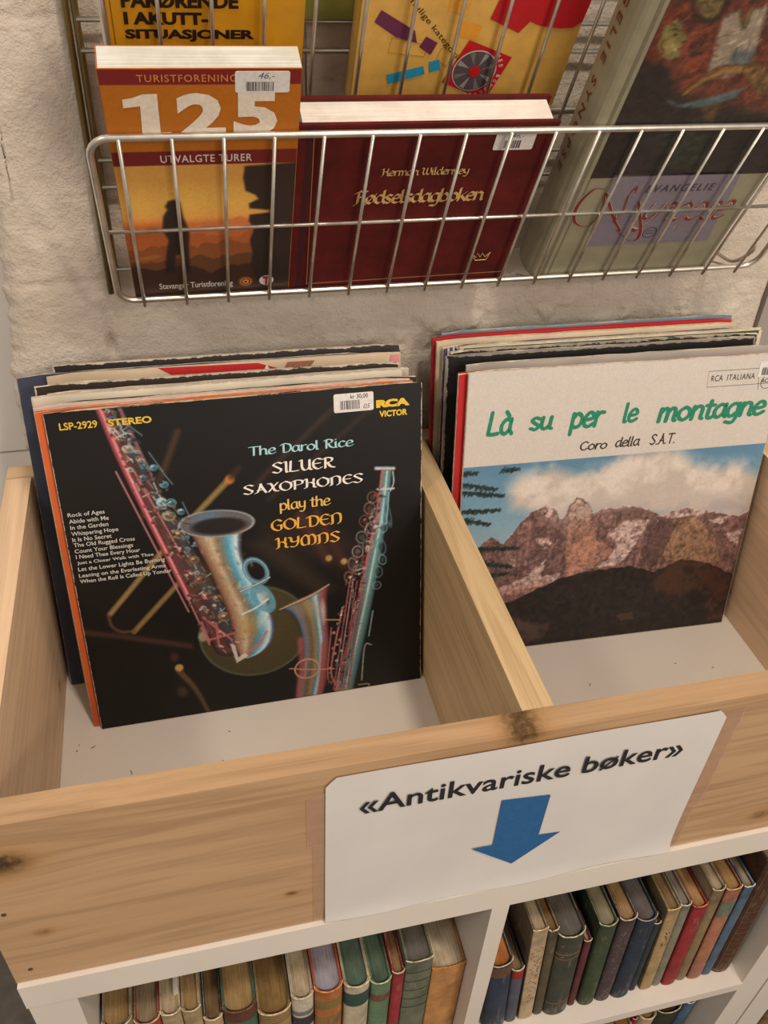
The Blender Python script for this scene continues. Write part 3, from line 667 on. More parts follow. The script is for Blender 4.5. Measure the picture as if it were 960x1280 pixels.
# rock pillar
cv.poly([(88.9, 137.3), (126.1, 139.7), (125.9, 70.7), (124.6, 13.4), (97.8, 17.5), (93.2, 37.0), (95.0, 49.7), (92.5, 64.1), (96.1, 76.7), (91.8, 84.4), (92.4, 91.0), (106.8, 92.7), (107.3, 95.0), (92.4, 97.4), (91.8, 102.1), (98.8, 106.5), (96.4, 110.5), (89.4, 114.6), (87.7, 126.6)], (42, 32, 30), .95, 1)
cv.a[(cv.Y > b0) & (cv.Y < b1_)] = (112, 30, 30); cv.a[cv.Y > b2_] = (120, 30, 32)
cv.a[(cv.Y >= b1_) & (cv.Y <= b2_)] = (176, 102, 22)
cv.grain(.05, 1.2); print_panel('cover_print', cv, b1, -.0003)
text('lettering', 'TURISTFORENING', b1, (22.8, 205.0), (84.1, 210.2), (196, 122, 58), .012, 1.15)
flat_poly('numeral', [(11.3, 160.5), (11.5, 166.6), (22.2, 167.0), (22.9, 187.6), (12.4, 186.3), (12.6, 192.7), (18.2, 193.6), (25.3, 196.4), (34.1, 196.6), (34.0, 167.4), (41.0, 167.6), (40.7, 161.1)], b1, (222, 208, 190), -.0006)
for s, a, b in (('2', (45.0, 162.3), (76.4, 197.0)), ('5', (81.5, 163.4), (110.6, 198.5))):
    text('numeral', s, b1, a, b, (222, 208, 190), .045)
text('lettering', 'UTVALGTE TURER', b1, (31.8, 142.0), (93.9, 148.4), (216, 196, 184), .01, 1.1)
text('lettering', 'Stavanger Turistforening', b1, (19.9, 11.1), (78.8, 20.0), (206, 196, 186), .012)
def disc(name, c, r, parent, col, y=-.0005, n=24, r2=0):
    if r2:
        P = [(c[0] + q * math.cos(2 * math.pi * k / n), c[1] + q * math.sin(2 * math.pi * k / n)) for q in (r, r2) for k in range(n)]
        return mobj(name, [(a / 1000, y, b / 1000) for a, b in P], [(k, (k + 1) % n, n + (k + 1) % n, n + k) for k in range(n)], ink(col), parent)
    return flat_poly(name, [(c[0] + r * math.cos(2 * math.pi * k / n), c[1] + r * math.sin(2 * math.pi * k / n)) for k in range(n)], parent, col, y)
disc('badge', (89.3, 17.2), 6.2, b1, (120, 62, 36)); disc('badge', (89.3, 17.2), 4.6, b1, (196, 128, 66), -.0007, r2=3.9); disc('badge', (89.3, 17.2), 2.5, b1, (206, 150, 84), -.0007); disc('badge', (89.3, 17.2), 1.2, b1, (90, 40, 28), -.0009)
disc('badge', (106.4, 17.3), 5.9, b1, (214, 206, 200)); text('lettering', 'T', b1, (103.2, 12.1), (109.6, 22.4), (176, 40, 40), .06, y=-.0007)
sticker(b1, (82.9, 197.0), (117.7, 212.4), '', '46,-', (.2, .08, .72, .52), tailbox=(.42, .62, .72, .95))

# --- maroon birthday book
b2 = facing_book('birthday_book', 'dark red cloth hardback with gold blackletter title in lower basket', .372, 376.6, -.4, 190.5, 167.5, 29, cloth((108, 15, 13), (120, 60, 56), .10), WHP, 6, False, -3.8)
flat_poly('hinge_groove', [(5.5, .6), (9.5, .6), (9.5, 166.9), (5.5, 166.9)], b2, (58, 12, 22), -.0002, .8)
GOLD = (214, 176, 116)
pentext('lettering', 'Herman Wildenvey', b2, (62.5, 119.1), (130.6, 129.2), GOLD, nib=.26, thin=.05, ang=42, smooth=False, space=.92, shear=0, metal=.3)
pentext('lettering', 'Fødselsdagboken', b2, (44.6, 89.8), (149.2, 108.7), GOLD, nib=.30, thin=.05, ang=42, smooth=False, space=.88, metal=.3)
flat_poly('gold_rule', [(14.0, 7.1), (14.7, 7.0), (10.8, 158.5), (10.3, 158.6)], b2, (176, 128, 80), -.0003)
flat_poly('gold_rule', [(13.7, 6.3), (13.6, 7.5), (189.1, 9.8), (189.4, 8.6)], b2, (150, 100, 66), -.0003)
for pl in ([(154.4, 33.4), (160.0, 25.1), (169.4, 25.5), (171.4, 34.2)], [(154.4, 33.4), (159.9, 28.6), (160.0, 34.0), (163.4, 28.8), (164.4, 33.7), (167.7, 29.0), (171.4, 34.2)]):
    V, F = tube_geo([(a / 1000, -.0003, b / 1000) for a, b in pl], .00035, 4); mobj('gold_crown', V, F, ink(GOLD), b2)
sticker(b2, (143.9, 143.3), (174.8, 159.0), '', '46,-', (.25, .1, .68, .55), tailbox=(.4, .64, .7, .95))

# --- gospel synopsis
b3 = facing_book('synopsis_book', 'thick grey-green hardback with a dark painting on its cover, rightmost in the rack', .372, 597.5, 1.0, 171.5, 318, 36, plain((142, 136, 112), .4, .4, var=.05), page_mat((214, 204, 186)), 7, False, -3.2)
for a, b in ((6, 9), (12.5, 14)): flat_poly('hinge_groove', [(a, 1.2), (b, 1.2), (b, 317), (a, 317)], b3, (112, 106, 86), -.0002, .6)
cv = Canvas(12.5, 112, 171, 317, 1.1, (52, 40, 34)); n1 = fbm(cv.h, cv.w, 14, 3); n2 = fbm(cv.h, cv.w, 5, 8)
brush = np.clip(.45 + 1.3 * (n2 - .3), 0, 1)
cv.a += (n1[..., None] - .5) * np.array([40, 34, 26])
cv.poly([(5.8, 224.6), (-3.4, 257.9), (-21.1, 297.0), (136.0, 301.4), (168.2, 164.0), (103.9, 179.3), (60.7, 186.6), (32.1, 201.2), (17.4, 218.6)], (116, 58, 42), .95, 5, brush)
cv.poly([(44.6, 206.3), (34.5, 236.3), (47.5, 247.7), (60.1, 212.5), (61.8, 191.9)], (132, 66, 46), .7, 5, np.clip((n2 - .3) * 3, 0, 1))
cv.poly([(66.6, 204.9), (59.6, 230.6), (56.3, 247.8), (65.6, 252.3), (74.3, 242.3), (73.2, 252.4), (85.0, 254.8), (93.8, 224.8), (94.5, 207.3), (82.0, 201.0)], (150, 136, 118), .95, 1.5)
cv.tube([(66.2, 251.2), (76.2, 240.0), (74.4, 252.4)], 2.5, (84, 78, 44), .8, 1)
# boy in profile at the left
cv.poly([(5.6, 221.0), (1.6, 241.7), (5.1, 251.6), (15.4, 253.9), (24.9, 248.6), (27.6, 243.0), (20.0, 241.9), (20.9, 232.8), (25.3, 221.0), (20.2, 212.5)], (96, 46, 32), .95, 2.5)
for k in range(16):
    rr_ = random.Random(k); a0 = ((4.1, 236.1)[0] + rr_.uniform(0, 22), (4.1, 236.1)[1] + rr_.uniform(-18, 20)); cv.tube([a0, (a0[0] + rr_.uniform(2, 6), a0[1] + rr_.uniform(1, 5))], 1.2, rr_.choice([(136, 66, 42), (66, 34, 26), (118, 60, 40)]), .8, .6)
cv.poly([(16.5, 240.7), (23.0, 245.2), (28.7, 241.9), (30.4, 237.4), (36.8, 231.7), (34.4, 229.3), (36.5, 226.4), (35.5, 224.6), (37.9, 219.8), (33.0, 215.0), (22.2, 219.8), (17.7, 226.9)], (124, 112, 66), .95, 1.2)
cv.poly([(22.0, 230.5), (27.9, 232.8), (33.1, 224.6), (30.0, 218.6), (22.3, 223.4)], (148, 132, 80), .7, 2.5)
cv.tube([(21.3, 236.8), (24.6, 238.5), (29.2, 237.4)], 1.3, (50, 40, 30), .9, .5); cv.ell((27.1, 234.5), 1.6, 1, (40, 34, 28), 0, .9, .5); cv.tube([(33.4, 224.0), (36.7, 224.6)], 1.2, (96, 56, 40), .8, .5); cv.tube([(20.2, 230.4), (20.6, 225.8), (23.5, 223.4)], 1.4, (96, 62, 40), .7, .5)
cv.poly([(3.9, 222.2), (18.3, 212.5), (24.5, 215.0), (34.1, 210.0), (45.9, 193.4), (53.1, 173.1), (168.2, 164.0), (208.0, 102.8), (-13.6, 113.7), (0.9, 193.8)], (46, 38, 36), .96, 3)
# bowl, arm and hand
cv.poly([(44.0, 184.1), (57.6, 179.9), (86.1, 187.7), (103.3, 194.2), (99.5, 184.9), (78.7, 176.9), (56.3, 177.2)], (88, 108, 112), .85, 1.5)
cv.tube([(56.8, 189.3), (66.1, 201.0), (78.5, 207.4), (93.7, 208.6)], [5, 9, 10, 9], [(-1, (84, 56, 34)), (-.3, (150, 116, 66)), (.4, (128, 92, 52)), (1, (70, 46, 28))], .9, 1)
for k in range(7): cv.tube([(61.8, 191.9), (68.9, 200.4), (79.2, 206.1)], .7, (88, 60, 36), .0 + .1 * (k == 0), .4)
for a_, b_ in (((64.5, 189.3), (76.5, 195.8)), ((64.7, 193.9), (76.3, 201.0)), ((67.8, 197.8), (80.3, 204.2)), ((60.4, 187.3), (71.6, 190.5))): cv.tube([a_, b_], .9, (84, 58, 36), .8, .4)
cv.poly([(94.3, 209.9), (104.3, 212.4), (119.9, 202.7), (125.2, 188.7), (115.9, 187.4), (104.4, 196.9)], (124, 104, 58), .9, 2, brush)
cv.poly([(75.9, 222.3), (93.9, 223.5), (97.2, 213.7), (80.1, 212.4)], (84, 94, 100), .85, 2)
# bearded head looking down at the top
cv.poly([(15.3, 263.5), (30.8, 255.2), (37.0, 247.6), (46.0, 243.8), (52.8, 246.6), (55.5, 256.6), (46.8, 274.3), (8.9, 278.6)], (40, 34, 32), .95, 3)
cv.poly([(27.6, 265.7), (32.5, 254.1), (39.3, 247.6), (48.1, 244.4), (51.6, 248.9), (50.9, 257.6), (44.5, 267.1)], (118, 100, 62), .95, 1.8)
cv.tube([(40.2, 250.4), (44.0, 251.0), (46.9, 252.1)], 1.6, (84, 50, 38), .7, 1); cv.tube([(33.6, 256.3), (36.5, 257.4), (39.1, 256.9)], 1.2, (56, 44, 30), .8, .6); cv.tube([(42.8, 257.5), (45.1, 258.6), (48.0, 258.6)], 1.2, (56, 44, 30), .8, .6); cv.tube([(38.8, 261.7), (39.9, 255.3), (43.7, 253.7)], 1.2, (84, 64, 42), .8, .6); cv.tube([(38.1, 247.6), (47.2, 243.8), (52.7, 248.9)], 3, (52, 42, 32), .8, 1)
cv.poly([(49.3, 159.0), (84.7, 165.5), (110.5, 123.0), (62.3, 120.6)], (56, 66, 54), .8, 7, brush); cv.ell((44.7, 136.8), 12, 18, (62, 54, 60), 0, .5, 6)
cv.poly([(76.1, 176.9), (87.9, 179.5), (93.6, 163.9), (84.7, 165.5)], (104, 76, 46), .8, 2, brush)
rb = random.Random(5)
for k in range(900):        # visible brush strokes
    x_ = rb.uniform(14, 170); y_ = rb.uniform(113, 260); ii = min(int((y_ - cv.y0) * cv.r), cv.h - 1); jj = min(int((x_ - cv.x0) * cv.r), cv.w - 1)
    c_ = cv.a[ii, jj] * rb.uniform(.68, 1.38); an = rb.uniform(-.5, .9) + (1.2 if y_ > 190 and x_ > 80 else 0); L = rb.uniform(2, 7)
    cv.tube([(x_, y_), (x_ + L * math.cos(an), y_ + L * math.sin(an))], rb.uniform(.8, 1.8), [float(v_) for v_ in c_], .55, .4)
cv.a *= (.8 + .4 * n2[..., None]); cv.grain(.1, 1)
print_panel('cover_painting', cv, b3, -.0003)
flat_poly('lilac_panel', [(32.2, 114.7), (146.2, 115.0), (156.2, 35.2), (36.8, 35.1)], b3, (122, 114, 124), -.0003)
text('lettering', 'EVANGELIE', b3, (67.3, 95.5), (129.1, 103.3), (66, 60, 66), .006, 1.35, shear=.12, y=-.0007)
for (cl, gr, yy) in (((196, 172, 158), .035, -.0006), ((122, 42, 34), .0, -.0009)):
    pentext('script_title', 'S', b3, (50.4, 63.4), (58.7, 103.5), cl, y=yy, shear=.45, nib=.20, thin=.02, ang=75, grow=gr)
    pentext('script_title', 'ynopse', b3, (72.1, 51.0), (159.1, 84.5), cl, y=yy, shear=.42, nib=.15, thin=.02, ang=75, space=.98, grow=gr)
for (cl, w, yy) in (((196, 172, 158), 4.6, -.0005), ((112, 44, 36), 3.4, -.0008)):
    sw = Canvas
    for P in ([(30.4, 100.5), (19.8, 100.9), (12.0, 84.2), (15.7, 66.2), (30.4, 59.9), (35.9, 77.8), (31.8, 97.0), (47.7, 71.8), (63.1, 52.4)], [(66.1, 85.2), (83.4, 49.3), (78.3, 39.9), (58.5, 54.6)]):
        Q = crom(P, 5); V = []; F = []
        for i in range(len(Q)):
            d = Q[min(i + 1, len(Q) - 1)] - Q[max(i - 1, 0)]; d /= max(np.hypot(*d), 1e-6); nrm = np.array([-d[1], d[0]]); ww = max(w * (.12 + .85 * abs(d[1]) ** 2 * (1 if d[1] < 0 else .25)), .7)
            for s_ in (-1, 1): q = Q[i] + nrm * s_ * ww / 2; V.append((q[0] / 1000, yy, q[1] / 1000))
        for i in range(len(Q) - 1): F.append((2 * i, 2 * i + 2, 2 * i + 3, 2 * i + 1))
        mobj('script_swash', V, F, ink(cl), b3)
disc('emblem', (92.8, 48.8), 6.3, b3, (48, 42, 50), -.0006, r2=5.7)
for a, b in (((-3.6, 2.2), (4.4, 2.2)), ((-2, 2), (-2, -4)), ((2, 5.5), (2, -4)), ((-4.5, -.8), (3, -.8))):
    c = (92.8, 48.8); flat_poly('emblem', [(c[0] + a[0], c[1] + a[1] - .3), (c[0] + b[0] + .6, c[1] + b[1] - .3), (c[0] + b[0] + .6, c[1] + b[1] + .3), (c[0] + a[0], c[1] + a[1] + .3)], b3, (48, 42, 50), -.0006)
def spine_text(s, z0, z1, y0, y1, x):
    V, F = font_geo(s, .012, 1.5); a = V.min(0); b = V.max(0); W = b - a
    P = [(x, y1 + (y0 - y1) * (1 - (q[1] - a[1]) / W[1]) * 1.0, z1 - (z1 - z0) * (q[0] - a[0]) / W[0]) for q in V]
    return mobj('spine_lettering', P, F, ink((112, 50, 34)), b3)
spine_text('EVANGELIE SYNOPSE', .106, .304, .0215, .0145, -.0074)

# --- yellow paperback, upper basket left
b4 = facing_book('emergency_handbook', 'yellow paperback with heavy black capitals, behind the hiking guide', .512, 258.6, 4, 128.4, 205, 17, plain((200, 142, 30), .4, .4, var=.05), page_mat((214, 204, 186)), 0, True, -3.6)
text('lettering', 'PÅRØRENDE', b4, (10.2, 77.8), (84.3, 90.6), (34, 24, 14), .04)
text('lettering', 'I AKUTT-', b4, (10.7, 66.4), (64.4, 75.2), (34, 24, 14), .045)
text('lettering', 'SITUASJONER', b4, (10.3, 54.5), (94.8, 63.3), (34, 24, 14), .045)
flat_poly('spine_crease', [(3, 0), (3.6, 0), (3.6, 205), (3, 205)], b4, (120, 84, 20), -.0002)

# --- mustard textbook with red shapes
b5 = facing_book('category_textbook', 'mustard yellow textbook with a red disc square and red star in upper basket', .512, 425.2, 4, 164.5, 232, 20, plain((206, 160, 78), .4, .4, var=.06), page_mat((214, 204, 186)), 0, True, -3.8)
flat_poly('purple_bar', [(14.2, 78.1), (40.5, 63.1), (43.4, 53.9), (27.4, 58.2), (10.4, 69.4)], b5, (98, 38, 70))
flat_poly('purple_bar', [(49.5, 58.9), (58.8, 54.0), (55.3, 44.5), (45.7, 50.8)], b5, (98, 38, 70))
flat_poly('blue_bar', [(24.9, 28.3), (51.6, 35.5), (54.0, 28.8), (27.2, 20.6)], b5, (38, 138, 176)); flat_poly('blue_bar', [(55.2, 38.7), (62.6, 41.0), (65.0, 32.5), (57.5, 30.2)], b5, (38, 138, 176))
for q in ([(24.6, 57.5), (52.6, 52.1), (50.7, 43.2), (23.4, 46.4)], [(62.7, 49.6), (73.1, 45.8), (69.3, 35.4), (60.3, 40.7)]):
    V, F = tube_geo([(a / 1000, -.0002, b / 1000) for a, b in q], .0002, 4, True); mobj('outline', V, F, ink((150, 108, 40)), b5)
flat_poly('pale_square', [(73.4, 71.1), (89.2, 67.1), (87.7, 56.0), (71.9, 59.6)], b5, (214, 146, 44), -.0003); flat_poly('pale_square', [(61.8, 88.9), (76.9, 85.8), (75.6, 74.1), (61.2, 78.6)], b5, (210, 146, 52), -.0003)
flat_poly('red_square', [(82.2, 56.3), (118.5, 42.6), (106.6, 6.2), (68.4, 22.0)], b5, (184, 26, 34))
c = (91.7, 31.4)
disc('compact_disc', c, 17.0, b5, (196, 186, 180), -.0007, 32); disc('compact_disc', c, 16.2, b5, (84, 74, 76), -.0009, 32)
for k in range(8):
    a = k * math.pi / 4 + .3; flat_poly('compact_disc', [(c[0] + 5 * math.cos(a), c[1] + 5 * math.sin(a)), (c[0] + 15.5 * math.cos(a - .14), c[1] + 15.5 * math.sin(a - .14)), (c[0] + 15.5 * math.cos(a + .14), c[1] + 15.5 * math.sin(a + .14))], b5, (150, 140, 138) if k % 2 else (118, 108, 108), -.001)
disc('compact_disc', c, 4.6, b5, (184, 26, 34), -.0012)
for k, ch in enumerate('MED BONUS-CD'):
    if ch == ' ': continue
    a = math.radians(38 - k * 12.5); R0 = 20.2; cx, cy = c[0] + R0 * math.cos(a), c[1] + R0 * math.sin(a)
    wv_ = 1.0 if ch != '-' else .6; text('lettering', ch, b5, (cx - wv_, cy - (1.5 if ch != '-' else .3)), (cx + wv_, cy + (1.5 if ch != '-' else .3)), (222, 206, 200), .01, y=-.0008, rot=a - math.pi / 2)
text('lettering', 'alle mulige kategorier!', b5, ((52.1, 66.8)[0] - 45, (52.1, 66.8)[1] - 2.7), ((52.1, 66.8)[0] + 45, (52.1, 66.8)[1] + 2.7), (52, 40, 22), 0, y=-.0005, rot=-.80)
flat_poly('red_star', [(97.1, 88.3), (93.7, 72.5), (117.8, 62.1), (124.2, 71.0), (133.3, 67.4), (148.7, 65.7), (158.5, 66.4), (164.2, 71.4), (165.4, 89.4)], b5, (176, 22, 30), -.0006)

# --- green booklet behind
g = facing_book('green_booklet', 'thin olive green booklet propped behind between the two yellow books', .512, 372, 0, 100, 150, 4, plain((112, 112, 48), .5, .3, var=.08), page_mat((200, 190, 170)), 0, True)
g.matrix_world = frame(Vector((.372, .3865, .5705)), 0, math.radians(-2.0))
# ================================================================ RECORD SLEEVES
def sleeve_mat(c, edge=(206, 192, 170), wear=.003, rag=.0032, rough=.5):
    t = NT('sleeve_card_%02x%02x%02x' % tuple(int(x) for x in c))
    tc = t.n('ShaderNodeTexCoord'); sp = t.n('ShaderNodeSeparateXYZ'); t.l(tc.outputs['Object'], sp.inputs[0])
    X, Y, Z = sp.outputs
    d = t.math('MINIMUM', t.math('MINIMUM', X, t.math('SUBTRACT', .315, X)), t.math('SUBTRACT', .315, Z))
    ns = t.noise(t.coords(), 90, 6, .7); n2 = t.noise(t.coords(), 8, 3)
    thr = t.math('MULTIPLY', t.math('SUBTRACT', ns, .44), rag * 2.2)
    m = t.math('LESS_THAN', d, t.math('ADD', thr, wear * .18))
    b = t.ramp(n2, [(.3, rgba(np.array(c) * .85)), (.7, rgba(np.clip(np.array(c) * 1.12, 0, 255)))])
    e = t.ramp(ns, [(.3, rgba(np.array(edge) * .78)), (.7, rgba(edge))])
    t.base(t.mix(m, b, e)); t.bump(ns, .08, .0005); return t.rough(rough, .35)
EDGE = plain((196, 180, 156), .8, .2, var=.2, scale=150)
def sleeve(name, label, x, y, lean, yaw, mat, group, th=.0030, w=.315, h=.315, bow=.0008, edge=EDGE, inner=None, z0=.0006):
    """cardboard sleeve: two panels joined at the sides, a slit on top with the inner bag showing"""
    r = empty(name, mat=frame((x, y, z0), yaw, lean)); tag(r, label, 'record', group)
    nx = 14; rr = np.random.RandomState(int(x * 1e5 + y * 1e6) % 9999)
    def panel(nm, y0, y1, sgn):
        V = []; F = []; zs = [0, .08, .16, .24, .30, h]
        bx = rr.rand() * 2
        for s in (0, 1):
            for k, z in enumerate(zs):
                for i in range(nx + 1):
                    u = i / nx; xx = w * u; puff = bow * math.sin(math.pi * u) * (z / h) ** 2
                    top = z - (rr.rand() * .0007 if k == len(zs) - 1 else 0)
                    if k == len(zs) - 1 and i in (0, nx): top -= .0022 * (.3 + rr.rand())
                    V.append((xx, (y1 if s else y0) + sgn * puff, top))
        m = (nx + 1) * len(zs)
        for s in (0, 1):
            for k in range(len(zs) - 1):
                for i in range(nx):
                    a = s * m + k * (nx + 1) + i; f = (a, a + 1, a + nx + 2, a + nx + 1); F.append(f if s == 0 else f[::-1])
        nface = len(F)
        bd = [k * 0 + i for i in range(nx + 1)] + [k * (nx + 1) + nx for k in range(1, len(zs))] + [(len(zs) - 1) * (nx + 1) + i for i in range(nx - 1, -1, -1)] + [k * (nx + 1) for k in range(len(zs) - 2, 0, -1)]
        for a, b in zip(bd, bd[1:] + bd[:1]): F.append((b, a, a + m, b + m))
        o = mobj(nm, V, F, [mat, edge], r)
        for i, p in enumerate(o.data.polygons): p.material_index = 0 if i < nface else 1
        return o
    f = panel('front_panel', 0, .0007, -1) if bow else panel('front_panel', 0, .0007, 0)
    panel('back_panel', th - .0007, th, 1)
    bm = bmesh.new(); bbox(bm, (0, .0005, 0), (.0007, th - .0005, h - .003)); bbox(bm, (w - .0007, .0005, 0), (w, th - .0005, h - .003)); bbox(bm, (0, .0005, 0), (w, th - .0005, .0007)); bobj('side_folds', bm, edge, r)
    box('inner_bag', (.004, .0011, .003), (w - .004, th - .0011, h - .0035), inner or plain((30, 27, 26), .6, .3), r, bevel=0)
    return r
BLK = sleeve_mat((34, 29, 28)); 
G1 = 'record sleeves leaning in the left half of the crate'; G2 = 'record sleeves leaning in the right half of the crate'

# --- saxophone sleeve -------------------------------------------------
sx = sleeve('record_sleeve', 'black record sleeve with two silver saxophones, front of the left stack', .1693, .2237, .2403, .0071, sleeve_mat((22, 19, 18), wear=.001, rag=.002), G1, bow=0, edge=plain((188, 168, 140), .8, .2))
cv = Canvas(.6, .6, 314.2, 314.2, 1.35, (10, 8, 7))
nb = fbm(cv.h, cv.w, 110, 5); cv.a += (nb[..., None] - .35) * np.array([20, 14, 8])
GO = (128, 104, 60)
cv.tube([(102.7, 289.3), (83.4, 248.0), (66.2, 216.3)], 6, (74, 50, 36), .8, 2)
cv.tube([(162.4, 232.8), (186.4, 255.1), (245.1, 305.8)], 5, (50, 38, 30), .9, 2); cv.tube([(174.1, 218.3), (207.0, 245.3), (273.3, 298.2)], 5, (46, 34, 28), .8, 2)
cv.poly([(167.9, 191.5), (204.8, 202.7), (270.8, 152.9), (247.0, 130.5), (187.9, 164.4)], (44, 28, 24), .7, 8); cv.poly([(152.4, 177.4), (170.9, 183.0), (231.1, 119.8), (215.2, 109.1)], (52, 42, 30), .7, 6)
cv.tube([(201.0, 199.2), (224.7, 150.8)], 9, (70, 38, 32), .8, 3); cv.tube([(215.7, 201.4), (239.7, 144.5)], 8, (66, 36, 30), .8, 3)
cv.ell((225.5, 152.4), 3.2, 3.2, (160, 132, 74), 0, .95, 1); cv.ell((239.8, 147.0), 3.2, 3.2, (176, 142, 80), 0, .95, 1)
cv.tube([(0.2, 108.5), (36.9, 97.1), (90.9, 78.2)], 6, (62, 40, 34), .9, 2)
cv.tube([(142.4, 242.7), (86.8, 190.3), (25.2, 123.8)], [7, 6, 6], [(-1, (84, 66, 38)), (0, (150, 124, 72)), (1, (84, 66, 38))], .95, .8, False)
cv.ell((141.6, 241.3), 4.2, 4.2, (196, 110, 50), 0, .9, 1.5); cv.tube([(143.9, 244.1), (150.0, 250.9)], 6, (54, 34, 26), .8, 2)
cv.tube([(94.5, 153.0), (43.2, 102.1)], 6, [(-1, (80, 60, 36)), (0, (140, 112, 66)), (1, (80, 60, 36))], .95, .8)
cv.tube([(23.6, 122.4), (24.8, 111.2), (32.2, 104.0), (43.3, 103.0)], 3, (92, 66, 46), .8, 1)
cv.tube([(78.4, 51.6), (90.9, 28.9), (100.9, -1.7)], [6, 5, 4], (94, 70, 46), .9, 1.5); cv.ell((78.2, 56.2), 4, 4, (186, 148, 84), 0, .95, 1); cv.ell((75.1, 68.5), 4, 5, (70, 38, 30), 0, .8, 2); cv.ell((78.1, 28.5), 5, 6, (78, 64, 44), 0, .7, 2)
cv.ell((151.8, 83.8), 52, 49, (64, 56, 34), 0, .97, 1); cv.ell((151.8, 83.8), 51.5, 48.5, (92, 104, 82), 0, .6, 1, ring=2.2); cv.ell((154.6, 90.5), 40, 38, (76, 66, 40), 0, .5, 14)
cv.ell((103.5, 86.7), 4.5, 5.5, (150, 138, 118), 0, .9, 1)
r2 = random.Random(11)
PK = (172, 84, 88); BL = (96, 150, 168); SV = (182, 176, 168); BRZ = (128, 100, 74); DK = (34, 26, 26); LB = (150, 190, 200)
MET = lambda a, b, c_: [(-1, DK), (-.7, a), (-.15, b), (.2, SV), (.45, c_), (.85, DK)]
# alto: body and stack
cv.tube([(49.1, 315.1), (63.0, 268.4), (82.3, 210.4), (102.8, 143.4), (125.5, 74.9)], [11, 16, 21, 27, 28], [(-1, DK), (-.6, (96, 56, 56)), (0, (66, 46, 44)), (.5, (60, 64, 70)), (1, DK)], .97, .6)
cv.tube([(43.5, 315.0), (53.8, 271.6), (66.1, 226.1), (79.1, 182.6), (94.9, 129.6)], [7, 7, 6, 6, 6], [(-1, (90, 34, 40)), (-.2, PK), (.2, (214, 150, 150)), (.6, PK), (1, (70, 30, 34))], 1, .4)
cv.tube([(59.4, 312.8), (65.0, 293.0), (72.6, 267.4), (78.2, 248.6)], [4, 4, 3, 3], [(-1, (80, 50, 50)), (0, (140, 84, 92)), (1, (56, 70, 84))], 1, .4)
for a, b in (((48.8, 259.2), (93.4, 115.3)), ((63.6, 257.5), (92.3, 177.6)), ((92.6, 135.0), (108.5, 76.9))): cv.tube([a, b], 1.6, (176, 112, 112), .9, .3)
for k in range(150):
    t_ = r2.random(); i = t_ * 4; pth = np.array([(49.1, 315.1), (63.0, 268.4), (82.3, 210.4), (102.8, 143.4), (125.5, 74.9)]); j = min(int(i), 3); c0 = pth[j] + (pth[j + 1] - pth[j]) * (i - j)
    sd = r2.uniform(-1, 1); wd = 5 + 11 * t_; cx, cy = c0[0] + sd * wd * .9, c0[1] + sd * wd * .45
    colr = r2.choice([PK, BRZ, (112, 56, 54), SV]) if sd < .1 else r2.choice([BL, (70, 96, 110), SV, LB, BRZ])
    if r2.random() < .5: cv.ell((cx, cy), r2.uniform(1.2, 3.6), r2.uniform(.9, 2.3), colr, -.5, .85, .4); cv.ell((cx + .5, cy - .5), r2.uniform(.8, 2), r2.uniform(.6, 1.3), DK, -.5, .6, .5)
    else:
        L = r2.uniform(3, 8); an = r2.choice([-1.1, -1.1, -.3, .5, -1.3]); cv.tube([(cx, cy), (cx + L * math.cos(an), cy + L * math.sin(an))], r2.uniform(.6, 1.3), colr, .85, .3)
for (q, rx, ry, c_) in (((61.1, 277.9), 5, 3.4, SV), ((82.3, 227.2), 4.6, 4.2, LB), ((90.2, 225.5), 4.4, 4, BL), ((86.8, 213.7), 6, 5, (150, 148, 118)), ((93.5, 194.9), 5.5, 4.6, (140, 116, 80)), ((86.2, 243.2), 4, 3.4, BL), ((97.3, 216.2), 3.5, 3, BL), ((125.2, 105.0), 6.5, 5, (150, 110, 86)), ((110.7, 129.6), 5, 4, (140, 84, 74)), ((120.5, 125.6), 4.4, 3.6, (150, 116, 90)), ((106.7, 147.0), 4.5, 3.6, (132, 80, 72)), ((103.9, 167.9), 4.5, 3.8, BRZ), ((139.3, 87.7), 4, 3, SV), ((79.5, 259.4), 3.4, 3, BL), ((69.3, 251.1), 3.2, 3, (90, 124, 140)), ((102.4, 200.0), 3.6, 3, BL), ((107.6, 183.5), 3.4, 3, (90, 120, 136))):
    cv.ell(q, rx, ry, c_, -.3, .95, .5); cv.ell((q[0] + .8, q[1] - .8), rx * .62, ry * .6, tuple(np.array(c_) * .5), -.3, .85, .8); cv.ell((q[0] - 1, q[1] + 1), rx * .3, ry * .25, (226, 226, 220), 0, .7, .5)
for a, b in (((82.4, 261.3), (93.4, 242.4)), ((77.3, 273.4), (86.9, 254.9)), ((58.3, 304.7), (74.0, 288.6)), ((99.6, 225.1), (104.7, 209.1))): cv.tube([a, b], 1.5, [(-1, (40, 40, 46)), (0, (130, 166, 176)), (1, (50, 66, 76))], .75, .4)
